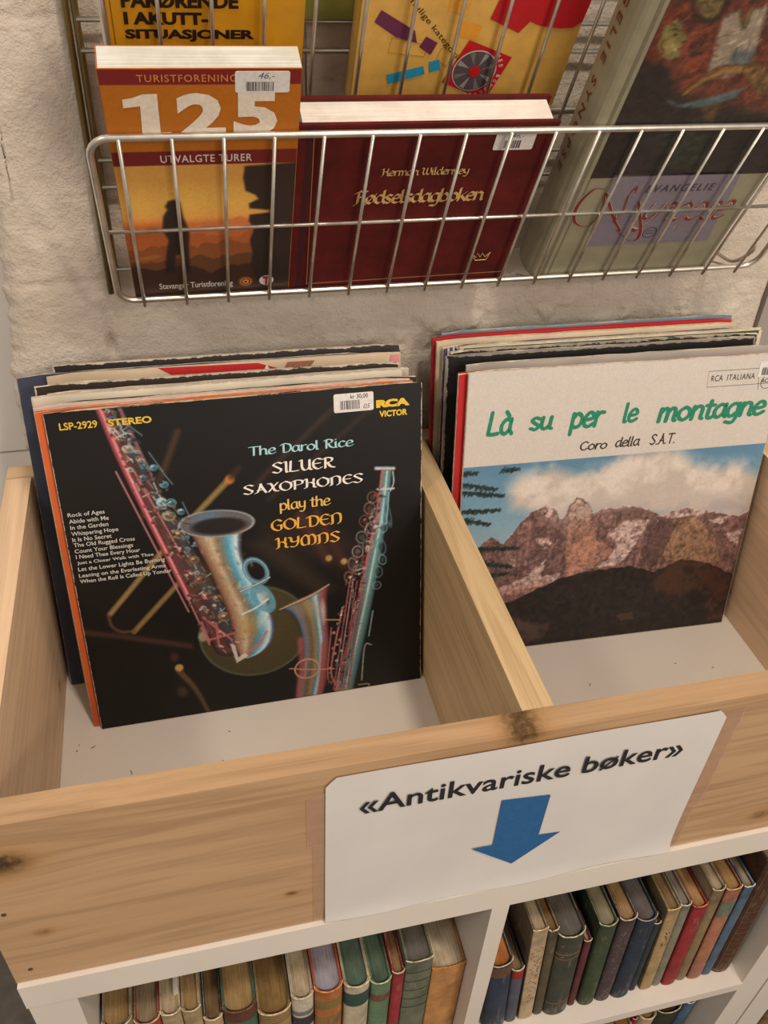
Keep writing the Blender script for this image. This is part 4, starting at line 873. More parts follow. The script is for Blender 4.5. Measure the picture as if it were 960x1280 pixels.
# alto: bell, bow
cv.strip([(102.2, 198.5), (107.4, 181.9), (116.2, 156.4), (123.6, 127.7), (129.2, 100.9), (129.8, 81.3), (132.9, 65.4), (139.0, 56.2)], [(152.6, 197.5), (147.3, 184.6), (147.0, 163.5), (155.1, 137.3), (166.7, 112.3), (171.1, 87.8), (166.8, 69.6), (156.1, 59.5), (142.8, 55.5)], [(0, (66, 42, 36)), (.08, (140, 96, 80)), (.2, (168, 140, 108)), (.32, (196, 176, 146)), (.45, (140, 118, 90)), (.56, (104, 126, 124)), (.68, (84, 152, 180)), (.8, (150, 198, 212)), (.88, (206, 218, 218)), (.94, (84, 104, 124)), (1, (60, 42, 48))])
cv.ell((115.6, 149.9), 12, 26, (128, 96, 66), .5, .35, 8); cv.ell((154.2, 125.5), 8, 14, (120, 186, 208), .5, .5, 4)
for k in range(60):
    u_, v_ = r2.random(), r2.random(); a_ = np.array((106.6, 187.6)) * (1 - v_) + np.array((136.9, 77.4)) * v_; b_ = np.array((148.7, 184.4)) * (1 - v_) + np.array((169.7, 89.8)) * v_; p_ = a_ + (b_ - a_) * u_
    cv.ell(tuple(p_), r2.uniform(.6, 1.8), r2.uniform(.8, 3), r2.choice([(176, 120, 104), (206, 196, 176), (96, 70, 60), (110, 150, 160)]), r2.uniform(-1, 1), .35, .8)
cv.ell((147.1, 91.7), 9, 12, (168, 138, 84), -.4, .6, 5); cv.ell((159.6, 96.8), 4, 9, (196, 214, 216), -.3, .6, 2.5); cv.tube([(162.3, 82.1), (152.8, 67.4), (137.9, 60.9)], 3, (186, 110, 116), .8, 1)
cv.ell((126.8, 200.8), 33, 13.2, (96, 92, 94), -.06, 1, .5); cv.ell((126.8, 200.8), 32.5, 12.8, (164, 168, 170), -.06, .8, .4, ring=1.0)
cv.ell((116.8, 206.0), 14, 6, (88, 120, 146), .3, .6, 3); cv.ell((144.0, 196.2), 8, 7, (126, 102, 76), 0, .6, 3); cv.ell((128.6, 198.2), 24, 8, (28, 22, 20), -.04, .95, 1.2)
cv.ell((157.5, 148.7), 9, 13, (84, 130, 150), .5, .9, .5, ring=4); cv.ell((157.5, 148.7), 9.5, 13.5, (190, 206, 208), .5, .6, .4, ring=.9); cv.ell((161.9, 119.1), 7, 13, BL, .45, .9, .6, ring=5); cv.ell((162.1, 120.8), 4, 6, (190, 206, 208), .4, .7, 2)
cv.tube([(141.2, 129.2), (156.4, 134.5), (169.4, 140.2)], 2, [(-1, (60, 50, 50)), (0, (222, 224, 220)), (1, (70, 80, 90))], 1, .3); cv.tube([(141.5, 105.0), (154.5, 109.9), (166.3, 117.6)], 1.8, (206, 212, 210), .95, .3)
cv.poly([(127.6, 73.6), (131.8, 51.9), (143.7, 58.1), (140.3, 62.3), (133.8, 58.0), (132.0, 72.0)], (206, 196, 190), .9, .5)
for a, b in (((105.6, 107.3), (129.5, 78.7)), ((103.6, 102.4), (108.8, 80.4)), ((109.0, 82.2), (131.6, 85.5)), ((116.5, 98.6), (117.1, 73.6))): cv.tube([a, b], 2, (178, 96, 100), .9, .4)
# second saxophone: bell
cv.strip([(178.2, 104.4), (187.0, 97.6), (193.1, 84.1), (195.8, 62.7), (194.6, 39.6), (188.9, 21.7), (186.0, -0.0)], [(224.3, 123.4), (222.2, 109.8), (222.0, 85.7), (222.4, 58.1), (219.7, 30.3), (218.3, 16.2), (213.5, -0.5)], [(0, (44, 36, 42)), (.1, (92, 108, 134)), (.2, (116, 110, 110)), (.35, (104, 86, 66)), (.48, (140, 120, 82)), (.6, (98, 126, 140)), (.7, (196, 206, 208)), (.76, (96, 126, 146)), (.84, (150, 84, 84)), (.93, (120, 56, 60)), (1, (50, 28, 28))])
cv.ell((205.6, 101.8), 12, 8, (170, 150, 112), -.3, .4, 5); cv.ell((217.7, 95.4), 2.2, 12, (214, 220, 220), 0, .5, 1.2)
cv.tube([(176.7, 104.6), (190.7, 109.4), (207.8, 115.5), (224.4, 124.3)], [2, 4, 4, 2], [(-1, (60, 46, 40)), (-.2, (190, 176, 150)), (.4, (150, 110, 80)), (1, (80, 60, 50))], 1, .4)
cv.tube([(194.5, 67.5), (193.8, 39.8), (188.6, 2.4)], 6, (170, 84, 84), .75, 2); cv.tube([(216.1, 59.2), (210.2, -1.8)], 4, (156, 70, 72), .75, 1.5)
cv.ell((199.0, 33.2), 12, 11, (196, 144, 112), 0, .95, .4, ring=1.6); cv.tube([(181.8, 36.3), (199.8, 32.1), (226.1, 28.2)], 1.3, (196, 140, 112), .95, .3); cv.tube([(198.8, 44.5), (196.1, 22.3)], 1.4, (190, 110, 104), .9, .3)
cv.tube([(218.1, 86.3), (232.9, 83.9)], 1.4, (186, 150, 110), .9, .3)
# second saxophone: body
cv.tube([(281.9, 233.2), (276.8, 193.8), (267.5, 144.8), (257.0, 93.6), (244.3, 40.2), (234.9, 1.3)], [11, 12, 15, 17, 19, 20], [(-1, (120, 50, 56)), (-.75, (184, 100, 104)), (-.5, (96, 120, 122)), (-.1, (96, 132, 130)), (.1, (196, 208, 196)), (.3, (110, 150, 152)), (.8, (64, 96, 100)), (1, DK)], 1, .4)
cv.tube([(272.3, 237.4), (288.6, 235.5)], 4, [(-1, (110, 80, 80)), (0, (206, 206, 206)), (1, (80, 110, 120))], 1, .3, False); cv.tube([(272.6, 216.8), (288.5, 215.8)], 2, (190, 200, 200), .9, .3)
cv.tube([(287.9, 232.5), (288.5, 222.1), (285.4, 213.7)], 1.3, (176, 196, 200), .9, .3)
for xo, c_ in ((0, (196, 96, 100)), (4, (186, 170, 168)), (9, (190, 88, 92)), (14, (170, 150, 150)), (18, (190, 120, 120))):
    cv.tube([((244.4, 123.9)[0] + xo * .8, (244.4, 123.9)[1]), ((224.3, 3.3)[0] + xo * .8, (224.3, 3.3)[1])], 2, [(-1, DK), (0, c_), (1, (70, 40, 42))], .95, .3)
cv.tube([(236.5, 95.0), (228.9, 61.6), (222.7, 25.0), (228.5, 4.5)], 1.8, (196, 110, 110), .9, .3); cv.tube([(224.8, 76.1), (219.2, 17.9), (230.4, 12.0)], 1.3, (186, 110, 104), .85, .3)
for (q, rx, ry, c_) in (((268.7, 209.3), 5, 5.5, (176, 130, 110)), ((265.5, 198.4), 5, 6, (186, 150, 130)), ((271.5, 192.8), 4, 5, SV), ((260.7, 186.0), 5, 6, (160, 100, 84)), ((267.4, 178.5), 5.5, 6, (206, 196, 190)), ((257.3, 169.9), 5, 6, SV), ((263.2, 162.4), 5, 6, (200, 150, 140)), ((253.1, 155.3), 5, 6, (206, 200, 196)), ((248.1, 142.4), 4, 7, (180, 140, 130)), ((243.8, 129.2), 4, 6, (190, 120, 116)), ((253.3, 136.5), 5, 5, SV), ((277.3, 177.2), 4.5, 5, LB), ((275.5, 157.3), 4.5, 8, BL), ((276.9, 143.5), 3.5, 5, LB), ((272.0, 131.2), 4.5, 6, (120, 160, 166)), ((270.9, 116.4), 4, 4, (150, 180, 182)), ((282.1, 193.1), 2.5, 14, BL)):
    cv.ell(q, rx, ry, tuple(np.array(c_) * .86), .2, .68, .5, ring=1.3); cv.ell(q, rx * .55, ry * .5, tuple(np.array(c_) * .45), .2, .7, .6)
cv.tube([(279.3, 209.6), (276.6, 180.6)], 1.6, LB, .9, .3); cv.tube([(283.9, 212.3), (281.2, 180.9)], 1.4, (130, 170, 178), .9, .3); cv.tube([(275.5, 210.1), (271.3, 182.1)], 2.6, (170, 90, 90), .8, .6)
cv.tube([(266.4, 88.4), (261.8, 60.7)], 1.6, (130, 160, 164), .9, .3); cv.tube([(264.1, 50.0), (257.5, 49.2), (253.3, 9.6)], 1.5, (150, 160, 156), .9, .3); cv.tube([(249.9, 4.4), (260.6, 3.3), (258.0, -3.1)], 1.2, (170, 150, 120), .9, .3)
cv.tube([(226.8, 2.9), (247.2, -1.0)], 3, (140, 116, 84), .9, .8)
for k in range(230):     # keys and rods catching the light
    t_ = r2.random(); pth = np.array([(274.9, 216.6), (266.7, 182.7), (256.8, 150.6), (246.6, 117.5), (237.5, 78.6), (231.1, 33.0), (226.8, 2.9)]); i = t_ * 6; j = min(int(i), 5); c0 = pth[j] + (pth[j + 1] - pth[j]) * (i - j)
    wd = 7 if t_ < .5 else 10; cx, cy = c0[0] + r2.uniform(-wd, wd), c0[1] + r2.uniform(-4, 4); colr = r2.choice([(150, 70, 74), (186, 150, 140), (96, 50, 48), (206, 200, 194), (60, 90, 100), (120, 84, 60), (34, 24, 24), (30, 24, 24)])
    if r2.random() < .45: cv.ell((cx, cy), r2.uniform(.7, 2.2), r2.uniform(.6, 1.8), colr, r2.uniform(-1, 1), .8, .3)
    else: an = r2.choice([1.35, 1.35, 1.5, .2, -.3]); L = r2.uniform(2, 7 if t_ < .5 else 14); cv.tube([(cx, cy), (cx + L * math.cos(an), cy + L * math.sin(an))], r2.uniform(.5, 1.1), colr, .8, .3)
for k in range(170):
    t_ = r2.random(); pth = np.array([(52.0, 313.5), (64.0, 275.5), (81.2, 229.6), (99.9, 176.6), (117.4, 124.3), (133.5, 72.6)]); i = t_ * 5; j = min(int(i), 4); c0 = pth[j] + (pth[j + 1] - pth[j]) * (i - j)
    wd = 7 + 10 * t_; s_ = r2.uniform(-1, 1); cx, cy = c0[0] + s_ * wd, c0[1] + s_ * wd * .4
    if cx > (110.9, 175.0)[0] and cy < (113.2, 197.0)[1] and s_ > .25: continue
    colr = r2.choice([(186, 92, 96), (120, 50, 52), (206, 186, 176), (40, 28, 28), (40, 28, 28), (140, 110, 76)]) if s_ < 0 else r2.choice([(96, 140, 156), (60, 84, 96), (206, 206, 200), (34, 28, 28), (34, 28, 28), (120, 96, 72)])
    if r2.random() < .5: cv.ell((cx, cy), r2.uniform(.8, 2.4), r2.uniform(.6, 1.6), colr, -.5, .85, .3)
    else: an = r2.choice([-1.05, -1.05, -.95, .4, -.3]); L = r2.uniform(2, 9); cv.tube([(cx, cy), (cx + L * math.cos(an), cy + L * math.sin(an))], r2.uniform(.5, 1.1), colr, .85, .3)
cv.grain(.10, 1.2, 9)
print_panel('cover_photo', cv, sx, -.0003)
YL = (214, 176, 60)
text('lettering', 'LSP-2929', sx, (10.7, 299.1), (40.2, 305.4), YL, .02); text('lettering', 'STEREO', sx, (48.7, 299.1), (83.2, 305.1), YL, .035)
text('record_label_logo', 'RCA', sx, (273.3, 294.2), (303.7, 301.4), (222, 184, 50), .07, .92); text('record_label_logo', 'VICTOR', sx, (276.0, 285.5), (301.5, 291.3), (222, 184, 50), .04)
UN = dict(nib=.25, thin=.085, ang=25)
pentext('title_lettering', 'The Darol Rice', sx, (159.7, 261.0), (252.5, 270.0), (158, 204, 208), **UN)
pentext('title_lettering', 'SILUER', sx, (178.5, 242.4), (235.4, 253.3), (232, 222, 212), **UN)
pentext('title_lettering', 'SAXOPHONES', sx, (152.0, 225.3), (260.3, 234.8), (232, 222, 212), **UN)
pentext('title_lettering', 'play the', sx, (183.1, 203.1), (229.6, 217.2), (226, 176, 92), **UN)
pentext('title_lettering', 'GOLDEN', sx, (174.0, 186.7), (239.3, 198.4), (222, 164, 62), **UN)
pentext('title_lettering', 'HYMNS', sx, (176.4, 168.4), (237.1, 180.0), (222, 164, 62), **UN)
for s, a, b in (('Rock of Ages', (4.8, 221.3), (34.7, 226.2)), ('Abide with Me', (4.9, 216.3), (37.2, 220.2)), ('In the Garden', (5.1, 210.6), (36.1, 214.5)), ('Whispering Hope', (5.0, 203.6), (43.5, 208.5)), ('It Is No Secret', (4.9, 199.1), (37.2, 203.0)), ('The Old Rugged Cross', (5.2, 192.8), (55.8, 197.7)), ('Count Your Blessings', (5.1, 186.9), (53.6, 191.8)), ('I Need Thee Every Hour', (5.3, 181.4), (58.8, 186.3)), ('Just a Closer Walk with Thee', (5.4, 176.2), (69.7, 180.1)), ('Let the Lower Lights Be Burning', (5.3, 169.3), (78.5, 174.2)), ('Leaning on the Everlasting Arms', (4.9, 163.0), (78.6, 167.9)), ('When the Roll Is Called Up Yonder', (4.9, 157.3), (82.9, 162.2))): text('track_lettering', s, sx, a, b, (196, 190, 180), .008)
sticker(sx, (235.8, 293.0), (271.0, 309.7), 'kr 30,00', '05', (.16, .14, .64, .62))

# --- mountain sleeve ----------------------------------------------------
mt = sleeve('record_sleeve', 'white record sleeve with green words above snowy mountains, front of the right stack', .5248, .2494, .1654, -.0319, sleeve_mat((206, 196, 182), (200, 186, 164), .001, .002), G2, bow=0)
cv = Canvas(.6, .6, 314.4, 314.4, 1.25, (203, 194, 185)); PH = 221.5
sky = (cv.Y < PH).astype(float); gradv(cv, [(120, (150, 172, 182)), (170, (116, 152, 172)), (222, (88, 128, 156))], sky)
q = lambda *P: list(P)
cl = fbm(cv.h, cv.w, 46, 31, 5); cl2 = fbm(cv.h, cv.w, 20, 77, 5)
cloud = [(47.6, 190.8), (57.7, 203.7), (71.7, 209.2), (91.6, 212.6), (114.8, 203.6), (137.9, 205.0), (153.1, 214.9), (170.4, 222.0), (212.2, 224.4), (232.8, 207.0), (252.0, 198.2), (291.9, 198.3), (318.1, 183.2), (347.8, 139.0), (274.0, 137.0), (199.3, 152.3), (141.6, 160.0), (118.9, 171.4), (105.8, 154.6), (90.5, 163.5), (52.4, 172.7)]
cv.poly(cloud, (196, 180, 168), .95, 7, np.clip((cl - .12) * 5, 0, 1) * sky)
cv.poly([(a, b + 4) for a, b in cloud], (222, 208, 196), .8, 12, np.clip((cl2 - .36) * 4, 0, 1) * sky)
cv.poly([(103.0, 164.0), (152.7, 172.6), (240.1, 170.4), (304.9, 162.3), (319.0, 141.9), (191.6, 145.6)], (150, 142, 146), .55, 8, np.clip((cl2 - .35) * 4, 0, 1) * sky)
def mtn(pts, c, rough_=3.0, alpha=1, tex=None, soft=.6):
    out = []; rr = random.Random(len(pts) * 7 + int(pts[0][0]))
    P = pts + pts[:1]
    for (a, b), (c2, d) in zip(P, P[1:]):
        n = max(int(math.hypot(c2 - a, d - b) / 4), 1)
        for k in range(n): out.append((a + (c2 - a) * k / n + (rr.random() - .5) * rough_ * (k > 0), b + (d - b) * k / n + (rr.random() - .5) * rough_ * (k > 0)))
    cv.poly(out, c, alpha, soft, tex)
n1 = fbm(cv.h, cv.w, 16, 41, 5); n2 = fbm(cv.h, cv.w, 6, 51, 4); ver = vnoise(cv.h, cv.w, 7, 61) * .5 + np.repeat(vnoise(1, cv.w, 3, 63), cv.h, 0) * .5
before = cv.a.copy()
mtn([(-7.8, 82.7), (14.7, 127.7), (24.1, 134.9), (33.5, 142.2), (46.7, 132.4), (57.1, 146.9), (69.7, 162.9), (87.0, 172.8), (99.6, 164.3), (106.6, 154.5), (112.3, 170.3), (118.8, 178.6), (132.6, 170.0), (138.4, 158.5), (151.5, 162.7), (180.1, 162.6), (203.4, 153.7), (213.3, 148.0), (243.3, 154.3), (277.0, 144.3), (301.1, 139.0), (327.6, 144.9), (353.6, 78.5), (355.1, -7.7), (29.7, 27.3)], (104, 78, 74))
body = np.abs(cv.a - before).sum(-1) > 20
cv.a[body] *= (.72 + .75 * n2[body])[:, None] * (.8 + .4 * ver[body])[:, None]
mtn([(112.8, 166.6), (119.9, 176.7), (132.0, 168.3), (144.4, 133.7), (151.0, 112.0), (140.7, 103.5), (120.2, 84.4), (113.7, 116.3)], (158, 118, 98), 3, .85, np.clip(n2 * 1.8, 0, 1)); 
mtn([(113.9, 122.0), (139.4, 132.4), (166.9, 112.1), (153.1, 97.2), (119.3, 84.5)], (172, 124, 104), 3, .8, np.clip(n1 * 2, 0, 1))
mtn([(229.6, 141.6), (254.6, 142.8), (281.5, 114.9), (295.4, 81.3), (277.8, 75.2), (232.4, 92.7), (216.6, 104.5)], (152, 118, 88), 3, .8, np.clip(n2 * 1.8, 0, 1))
mtn([(198.1, 106.6), (214.1, 143.3), (233.3, 136.5), (225.9, 103.4), (213.8, 78.9)], (86, 64, 62), 3, .8)
for P in ([(174.0, 145.6), (202.4, 144.5), (194.8, 126.3), (187.1, 107.9), (175.0, 93.6), (142.3, 91.6), (163.2, 100.9), (169.3, 119.6), (158.6, 132.2)], [(78.3, 135.4), (91.8, 135.8), (98.7, 127.5), (90.8, 121.8)], [(47.5, 80.6), (72.5, 90.2), (93.8, 109.0), (90.9, 88.0), (111.5, 91.4), (104.2, 78.4), (69.6, 74.8), (50.8, 71.3)], [(210.5, 148.3), (243.5, 153.4), (267.3, 147.2), (254.4, 143.8), (222.9, 144.2)], [(82.1, 171.5), (88.4, 174.4), (96.0, 166.5), (93.6, 157.7), (84.8, 162.2)], [(268.4, 137.6), (296.2, 140.4), (284.7, 130.1)], [(292.1, 117.6), (314.1, 123.1), (310.2, 99.8)], [(53.6, 119.4), (61.0, 112.9), (58.9, 97.7)], [(115.3, 173.6), (123.4, 175.4), (122.6, 169.2)]):
    mtn(P, (196, 170, 162), 2.5, .9, np.clip((n2 - .2) * 3, 0, 1), 1)
mtn([(-7.7, 80.8), (26.1, 80.4), (47.5, 80.6), (79.6, 79.5), (97.9, 87.1), (85.9, 68.7), (52.7, 70.0), (27.1, 66.4)], (180, 134, 124), 3, .75, np.clip(n1 * 2, 0, 1))
cv.ell((121.8, 162.1), 22, 11, (190, 176, 168), .2, .5, 9); cv.ell((166.4, 166.7), 30, 6, (186, 172, 164), 0, .5, 6)
rk = body; n3 = fbm(cv.h, cv.w, 3, 91, 3); cr = np.abs(fbm(cv.h, cv.w, 9, 95, 4) - .5)
cv.a[rk] *= (.78 + .46 * n3[rk])[:, None] * np.clip(.74 + cr[rk] * 5, 0, 1.05)[:, None]
mtn([(-20.9, -7.6), (-7.4, 74.8), (58.6, 61.2), (85.5, 72.8), (113.9, 85.1), (153.1, 90.2), (191.9, 89.6), (219.4, 78.2), (233.6, 86.6), (248.3, 91.9), (280.9, 83.0), (313.5, 64.7), (358.0, 61.4), (413.4, -74.4)], (40, 34, 32), 3)
mtn([(216.6, 62.2), (233.9, 84.5), (251.1, 91.5), (281.1, 82.0), (311.5, 60.8), (311.3, 31.2), (273.8, 48.8), (246.0, 45.0)], (98, 58, 44), 3, .6, np.clip(n1 * 1.6, 0, 1), 3)
mtn([(63.7, 43.2), (87.1, 29.6), (107.2, 26.8), (102.6, 10.5), (76.5, -0.7)], (110, 84, 74), 4, .6, np.clip((n1 - .3) * 3, 0, 1), 2); mtn([(183.4, 26.9), (201.4, 30.8), (205.1, 19.6), (189.3, 18.6)], (92, 64, 56), 3, .7); mtn([(287.5, 28.9), (306.4, 53.0), (318.6, 2.9), (297.2, 5.9)], (84, 50, 42), 3, .6, np.clip(n2 * 1.6, 0, 1), 2)
fg = (cv.a.sum(-1) < 150) & (cv.Y < 110); cv.a[fg] *= (.6 + .9 * n2[fg])[:, None]
for (bx, by), L, sl_ in (((-1.8, 215.9), 16, -.1), ((0.4, 203.9), 34, -.25), ((0.9, 195.3), 42, -.18), ((2.1, 174.3), 38, -.05), ((2.6, 165.4), 28, -.3), ((39.1, 215.6), 17, -.05), ((19.4, 130.8), 44, -.1), ((23.9, 113.4), 34, -.25), ((28.3, 97.6), 26, 0)):   # fir branches
    rr = random.Random(int(bx * 10 + by))
    cv.tube([(bx, by), (bx + L, by + L * sl_)], [2.2, .8], (30, 38, 36), .95, .4)
    for k in range(int(L * 4.5)):
        u = rr.random(); p0 = (bx + u * L, by + u * L * sl_); an = rr.uniform(-2.4, .9); l_ = rr.uniform(1.0, 5.0) * (1.1 - .6 * u)
        cv.tube([p0, (p0[0] + l_ * math.cos(an), p0[1] + l_ * math.sin(an))], 1.1, rr.choice([(30, 40, 38), (44, 58, 52)]), .95, .3)
hd = cv.Y >= PH; cv.a[hd] = np.array((203, 194, 185)) * (1 + .02 * (n1[hd] - .5))[:, None]
cv.grain(.05, 1); print_panel('cover_photo', cv, mt, -.0003)
GR = (32, 128, 96); MK = dict(nib=.29, thin=.27, ang=0)
for s, a, b in (('Là', (20.0, 251.0), (46.4, 276.8)), ('su', (61.0, 253.4), (85.3, 268.4)), ('per', (100.7, 245.3), (136.7, 270.3)), ('le', (154.5, 254.3), (170.6, 275.9)), ('montagne', (189.9, 244.9), (305.4, 273.0))):
    pentext('title_lettering', s, mt, a, b, GR, shear=.10, **MK)
MK2 = dict(nib=.21, thin=.20, ang=0)
for s, a, b in (('Coro', (114.8, 229.2), (142.9, 239.0)), ('della', (150.9, 229.6), (176.5, 240.5)), ('S.A.T.', (186.8, 229.1), (213.3, 241.0))): pentext('subtitle_lettering', s, mt, a, b, (58, 50, 44), shear=.12, **MK2)
a, b = (236.3, 285.4), (311, (233.0, 301.2)[1]); V, F = tube_geo([(x / 1000, -.0004, z / 1000) for x, z in ((a[0], a[1]), (b[0], a[1]), (b[0], b[1]), (a[0] - 1, b[1]))], .00022, 4, True); mobj('logo_frame', V, F, ink((60, 54, 50)), mt)
text('lettering', 'RCA', mt, (239.3, 290.8), (251.3, 296.9), (50, 46, 44), 0, 1.1); text('lettering', 'ITALIANA', mt, (256.0, 291.0), (285.0, 296.7), (50, 46, 44), 0, 1.15)
disc('emblem', (299.4, 286.5), 6.6, mt, (70, 62, 58), r2=6.1); text('lettering', 'RCA', mt, (293.5, 286.1), (304.5, 290.2), (70, 62, 58), .01)
V, F = tube_geo([(x / 1000, -.0004, z / 1000) for x, z in ((291.7, 279.7), (288.7, 295.3))], .0002, 4); mobj('logo_frame', V, F, ink((60, 54, 50)), mt)
sticker(mt, (287.8, 292.1), (313.5, (284.0, 307.5)[1]), '', '', (.14, .12, .8, .62))

# --- the sleeves behind -------------------------------------------------
RAGGED = dict(wear=.004, rag=.0034)
W_ = (206, 194, 176)
left = [
 ('orange-bordered record sleeve directly behind the saxophone sleeve', .1622, .2281, .2420, .0055, sleeve_mat((196, 92, 44), (204, 184, 156), .001, .0006), {}),
 ('pinkish white record sleeve third from the front in left stack', .1600, .2352, .2445, -.004, sleeve_mat((206, 178, 164)), {}),
 ('black record sleeve set right between two white ones in left stack', .1745, .2415, .2450, -.004, sleeve_mat((46, 30, 30), (60, 40, 38), .001, .002), dict(h=.3125, w=.308)),
 ('off-white record sleeve with bare corner at its left in left stack', .1575, .2505, .2460, -.002, sleeve_mat((204, 192, 172)), {}),
 ('pale grey record sleeve set right behind the off-white one', .1690, .2555, .2470, -.006, sleeve_mat((176, 166, 156)), dict(h=.3140, w=.310)),
 ('black record sleeve with torn pale edges in middle of left stack', .1570, .2665, .2600, -.018, sleeve_mat((48, 40, 36), **RAGGED), {}),
 ('dark navy record sleeve sticking out at the far left of its stack', .1392, .2850, .3045, -.010, sleeve_mat((58, 62, 80), (150, 140, 130), .001, .001), dict(h=.312)),
 ('beige record sleeve with a red patch near top in left stack', .1650, .2765, .3040, -.011, sleeve_mat((196, 174, 148), (206, 190, 168), .002, .002), {}),
 ('black frayed record sleeve at the very back of left stack', .1690, .2925, .3060, -.013, sleeve_mat((36, 31, 30), **RAGGED), {}),
]
for i, (lb, x, y, ln, yw, m, kw) in enumerate(left):
    s = sleeve('record_sleeve', lb, x, y, ln, yw, m, G1, bow=.0004 if i > 1 else 0, **kw)
    if i == 7:
        flat_poly('red_patch', [(122, 297), (212, 297), (200, 307), (182, 313), (94, 314.4)], s, (186, 30, 32), -.0008)
        for k in range(5): flat_poly('brown_stripe', [(200 + k * 5, 298), (203 + k * 5, 298), (214 + k * 5, 312), (209 + k * 5, 312)], s, (150, 96, 70), -.0009)
        flat_poly('white_star', [(182, 304), (187, 306), (190, 311), (193, 306), (198, 304), (193, 301), (190, 297), (187, 301)], s, (220, 210, 200), -.0011)
        flat_poly('pink_corner', [(302, 296), (314, 296), (314, 312), (306, 312)], s, (206, 130, 130), -.0008)
    if i == 5:
        flat_poly('red_photo', [(1, 60), (6, 60), (6, 110), (1, 110)], s, (96, 40, 36), -.0008)
right = [
 ('red-bordered record sleeve directly behind the mountain sleeve', .5175, .2535, .1720, -.0315, sleeve_mat((176, 34, 36), (190, 178, 160), .001, .0008), dict(h=.3125)),
 ('thin pale grey record sleeve third from front in right stack', .5290, .2640, .1750, -.022, sleeve_mat((166, 158, 150)), dict(h=.3135)),
 ('black record sleeve with worn grey border in right stack', .5145, .2795, .1780, -.022, sleeve_mat((24, 22, 22), (150, 142, 132), .010, .003), {}),
 ('dark brown record sleeve with rubbed top edge in right stack', .5215, .2870, .1800, -.024, sleeve_mat((54, 42, 44), (170, 158, 144), .004, .006), {}),
 ('cream record sleeve with a green stripe along its top', .5325, .2945, .1830, -.022, sleeve_mat((206, 192, 168)), {}),
 ('purple record sleeve with white zigzag lines in right stack', .5190, .3015, .1850, -.020, sleeve_mat((88, 72, 108), (206, 196, 186), .001, .0015), dict(h=.3125)),
 ('thin cream record sleeve just before the red one', .5150, .3080, .1880, -.018, sleeve_mat((204, 184, 152)), {}),
 ('bright red record sleeve near the back of right stack', .5135, .3150, .1915, -.016, sleeve_mat((172, 34, 38), (180, 50, 50), .001, .001), dict(edge=plain((186, 34, 36), .6, .3), th=.0046)),
 ('teal blue record sleeve at the very back of right stack', .5250, .3215, .1940, -.012, sleeve_mat((92, 128, 142), (150, 164, 166), .001, .001), dict(w=.309)),
]
for i, (lb, x, y, ln, yw, m, kw) in enumerate(right):
    s = sleeve('record_sleeve', lb, x, y, ln, yw, m, G2, bow=.0004 if i > 1 else 0, **kw)
    if i == 4: flat_poly('green_stripe', [(4, 309), (311, 309), (311, 312.6), (4, 312.6)], s, (36, 84, 44), -.0008)
    if i == 5:
        for P in ([(4, 220), (6, 220), (6, 310), (4, 310)], [(9, 285), (11, 285), (11, 312), (9, 312)], [(11, 312), (13.5, 312), (28, 290), (25.5, 290)], [(27, 288), (29, 288), (29, 312), (27, 312)]): flat_poly('white_zigzag', P, s, (206, 196, 196), -.0008)
        flat_poly('red_patch', [(30, 285), (52, 285), (44, 306), (36, 304)], s, (150, 34, 40), -.0009)
        flat_poly('black_lower_part', [(1, 5), (60, 5), (60, 150), (1, 150)], s, (26, 22, 22), -.0008)
    if i == 0: flat_poly('dark_photo', [(8, 20), (20, 20), (20, 120), (8, 90)], s, (60, 20, 22), -.0003)
# dust and chips on the white shelf top inside the crate
rd = random.Random(4); V = []; F = []
for k in range(46):
    L_ = rd.random() < .6
    x = (rd.uniform(.142, .165) if rd.random() < .45 else rd.uniform(.16, .47)) if L_ else rd.uniform(.53, .84); y = rd.uniform(.04, .20) if x > .168 else rd.uniform(.10, .235)
    a = rd.random() * 6.3; l = rd.uniform(.0004, .0026); w = .0004; b = len(V); ca, sa = math.cos(a), math.sin(a)
    for z in (-.0003, .0001):
        for u_, v_ in ((-l, -w), (l, -w * .4), (l, w), (-l, w * .5)): V.append((x + u_ * ca - v_ * sa, y + u_ * sa + v_ * ca, z))
    F += [(b + 4, b + 5, b + 6, b + 7), (b, b + 1, b + 5, b + 4), (b + 1, b + 2, b + 6, b + 5), (b + 2, b + 3, b + 7, b + 6), (b + 3, b, b + 4, b + 7)]
o = mobj('wood_dust', V, F, plain((84, 64, 50), .9, .1)); tag(o, 'dark specks of wood dust on the white floor inside the crate', 'dust', kind='stuff')

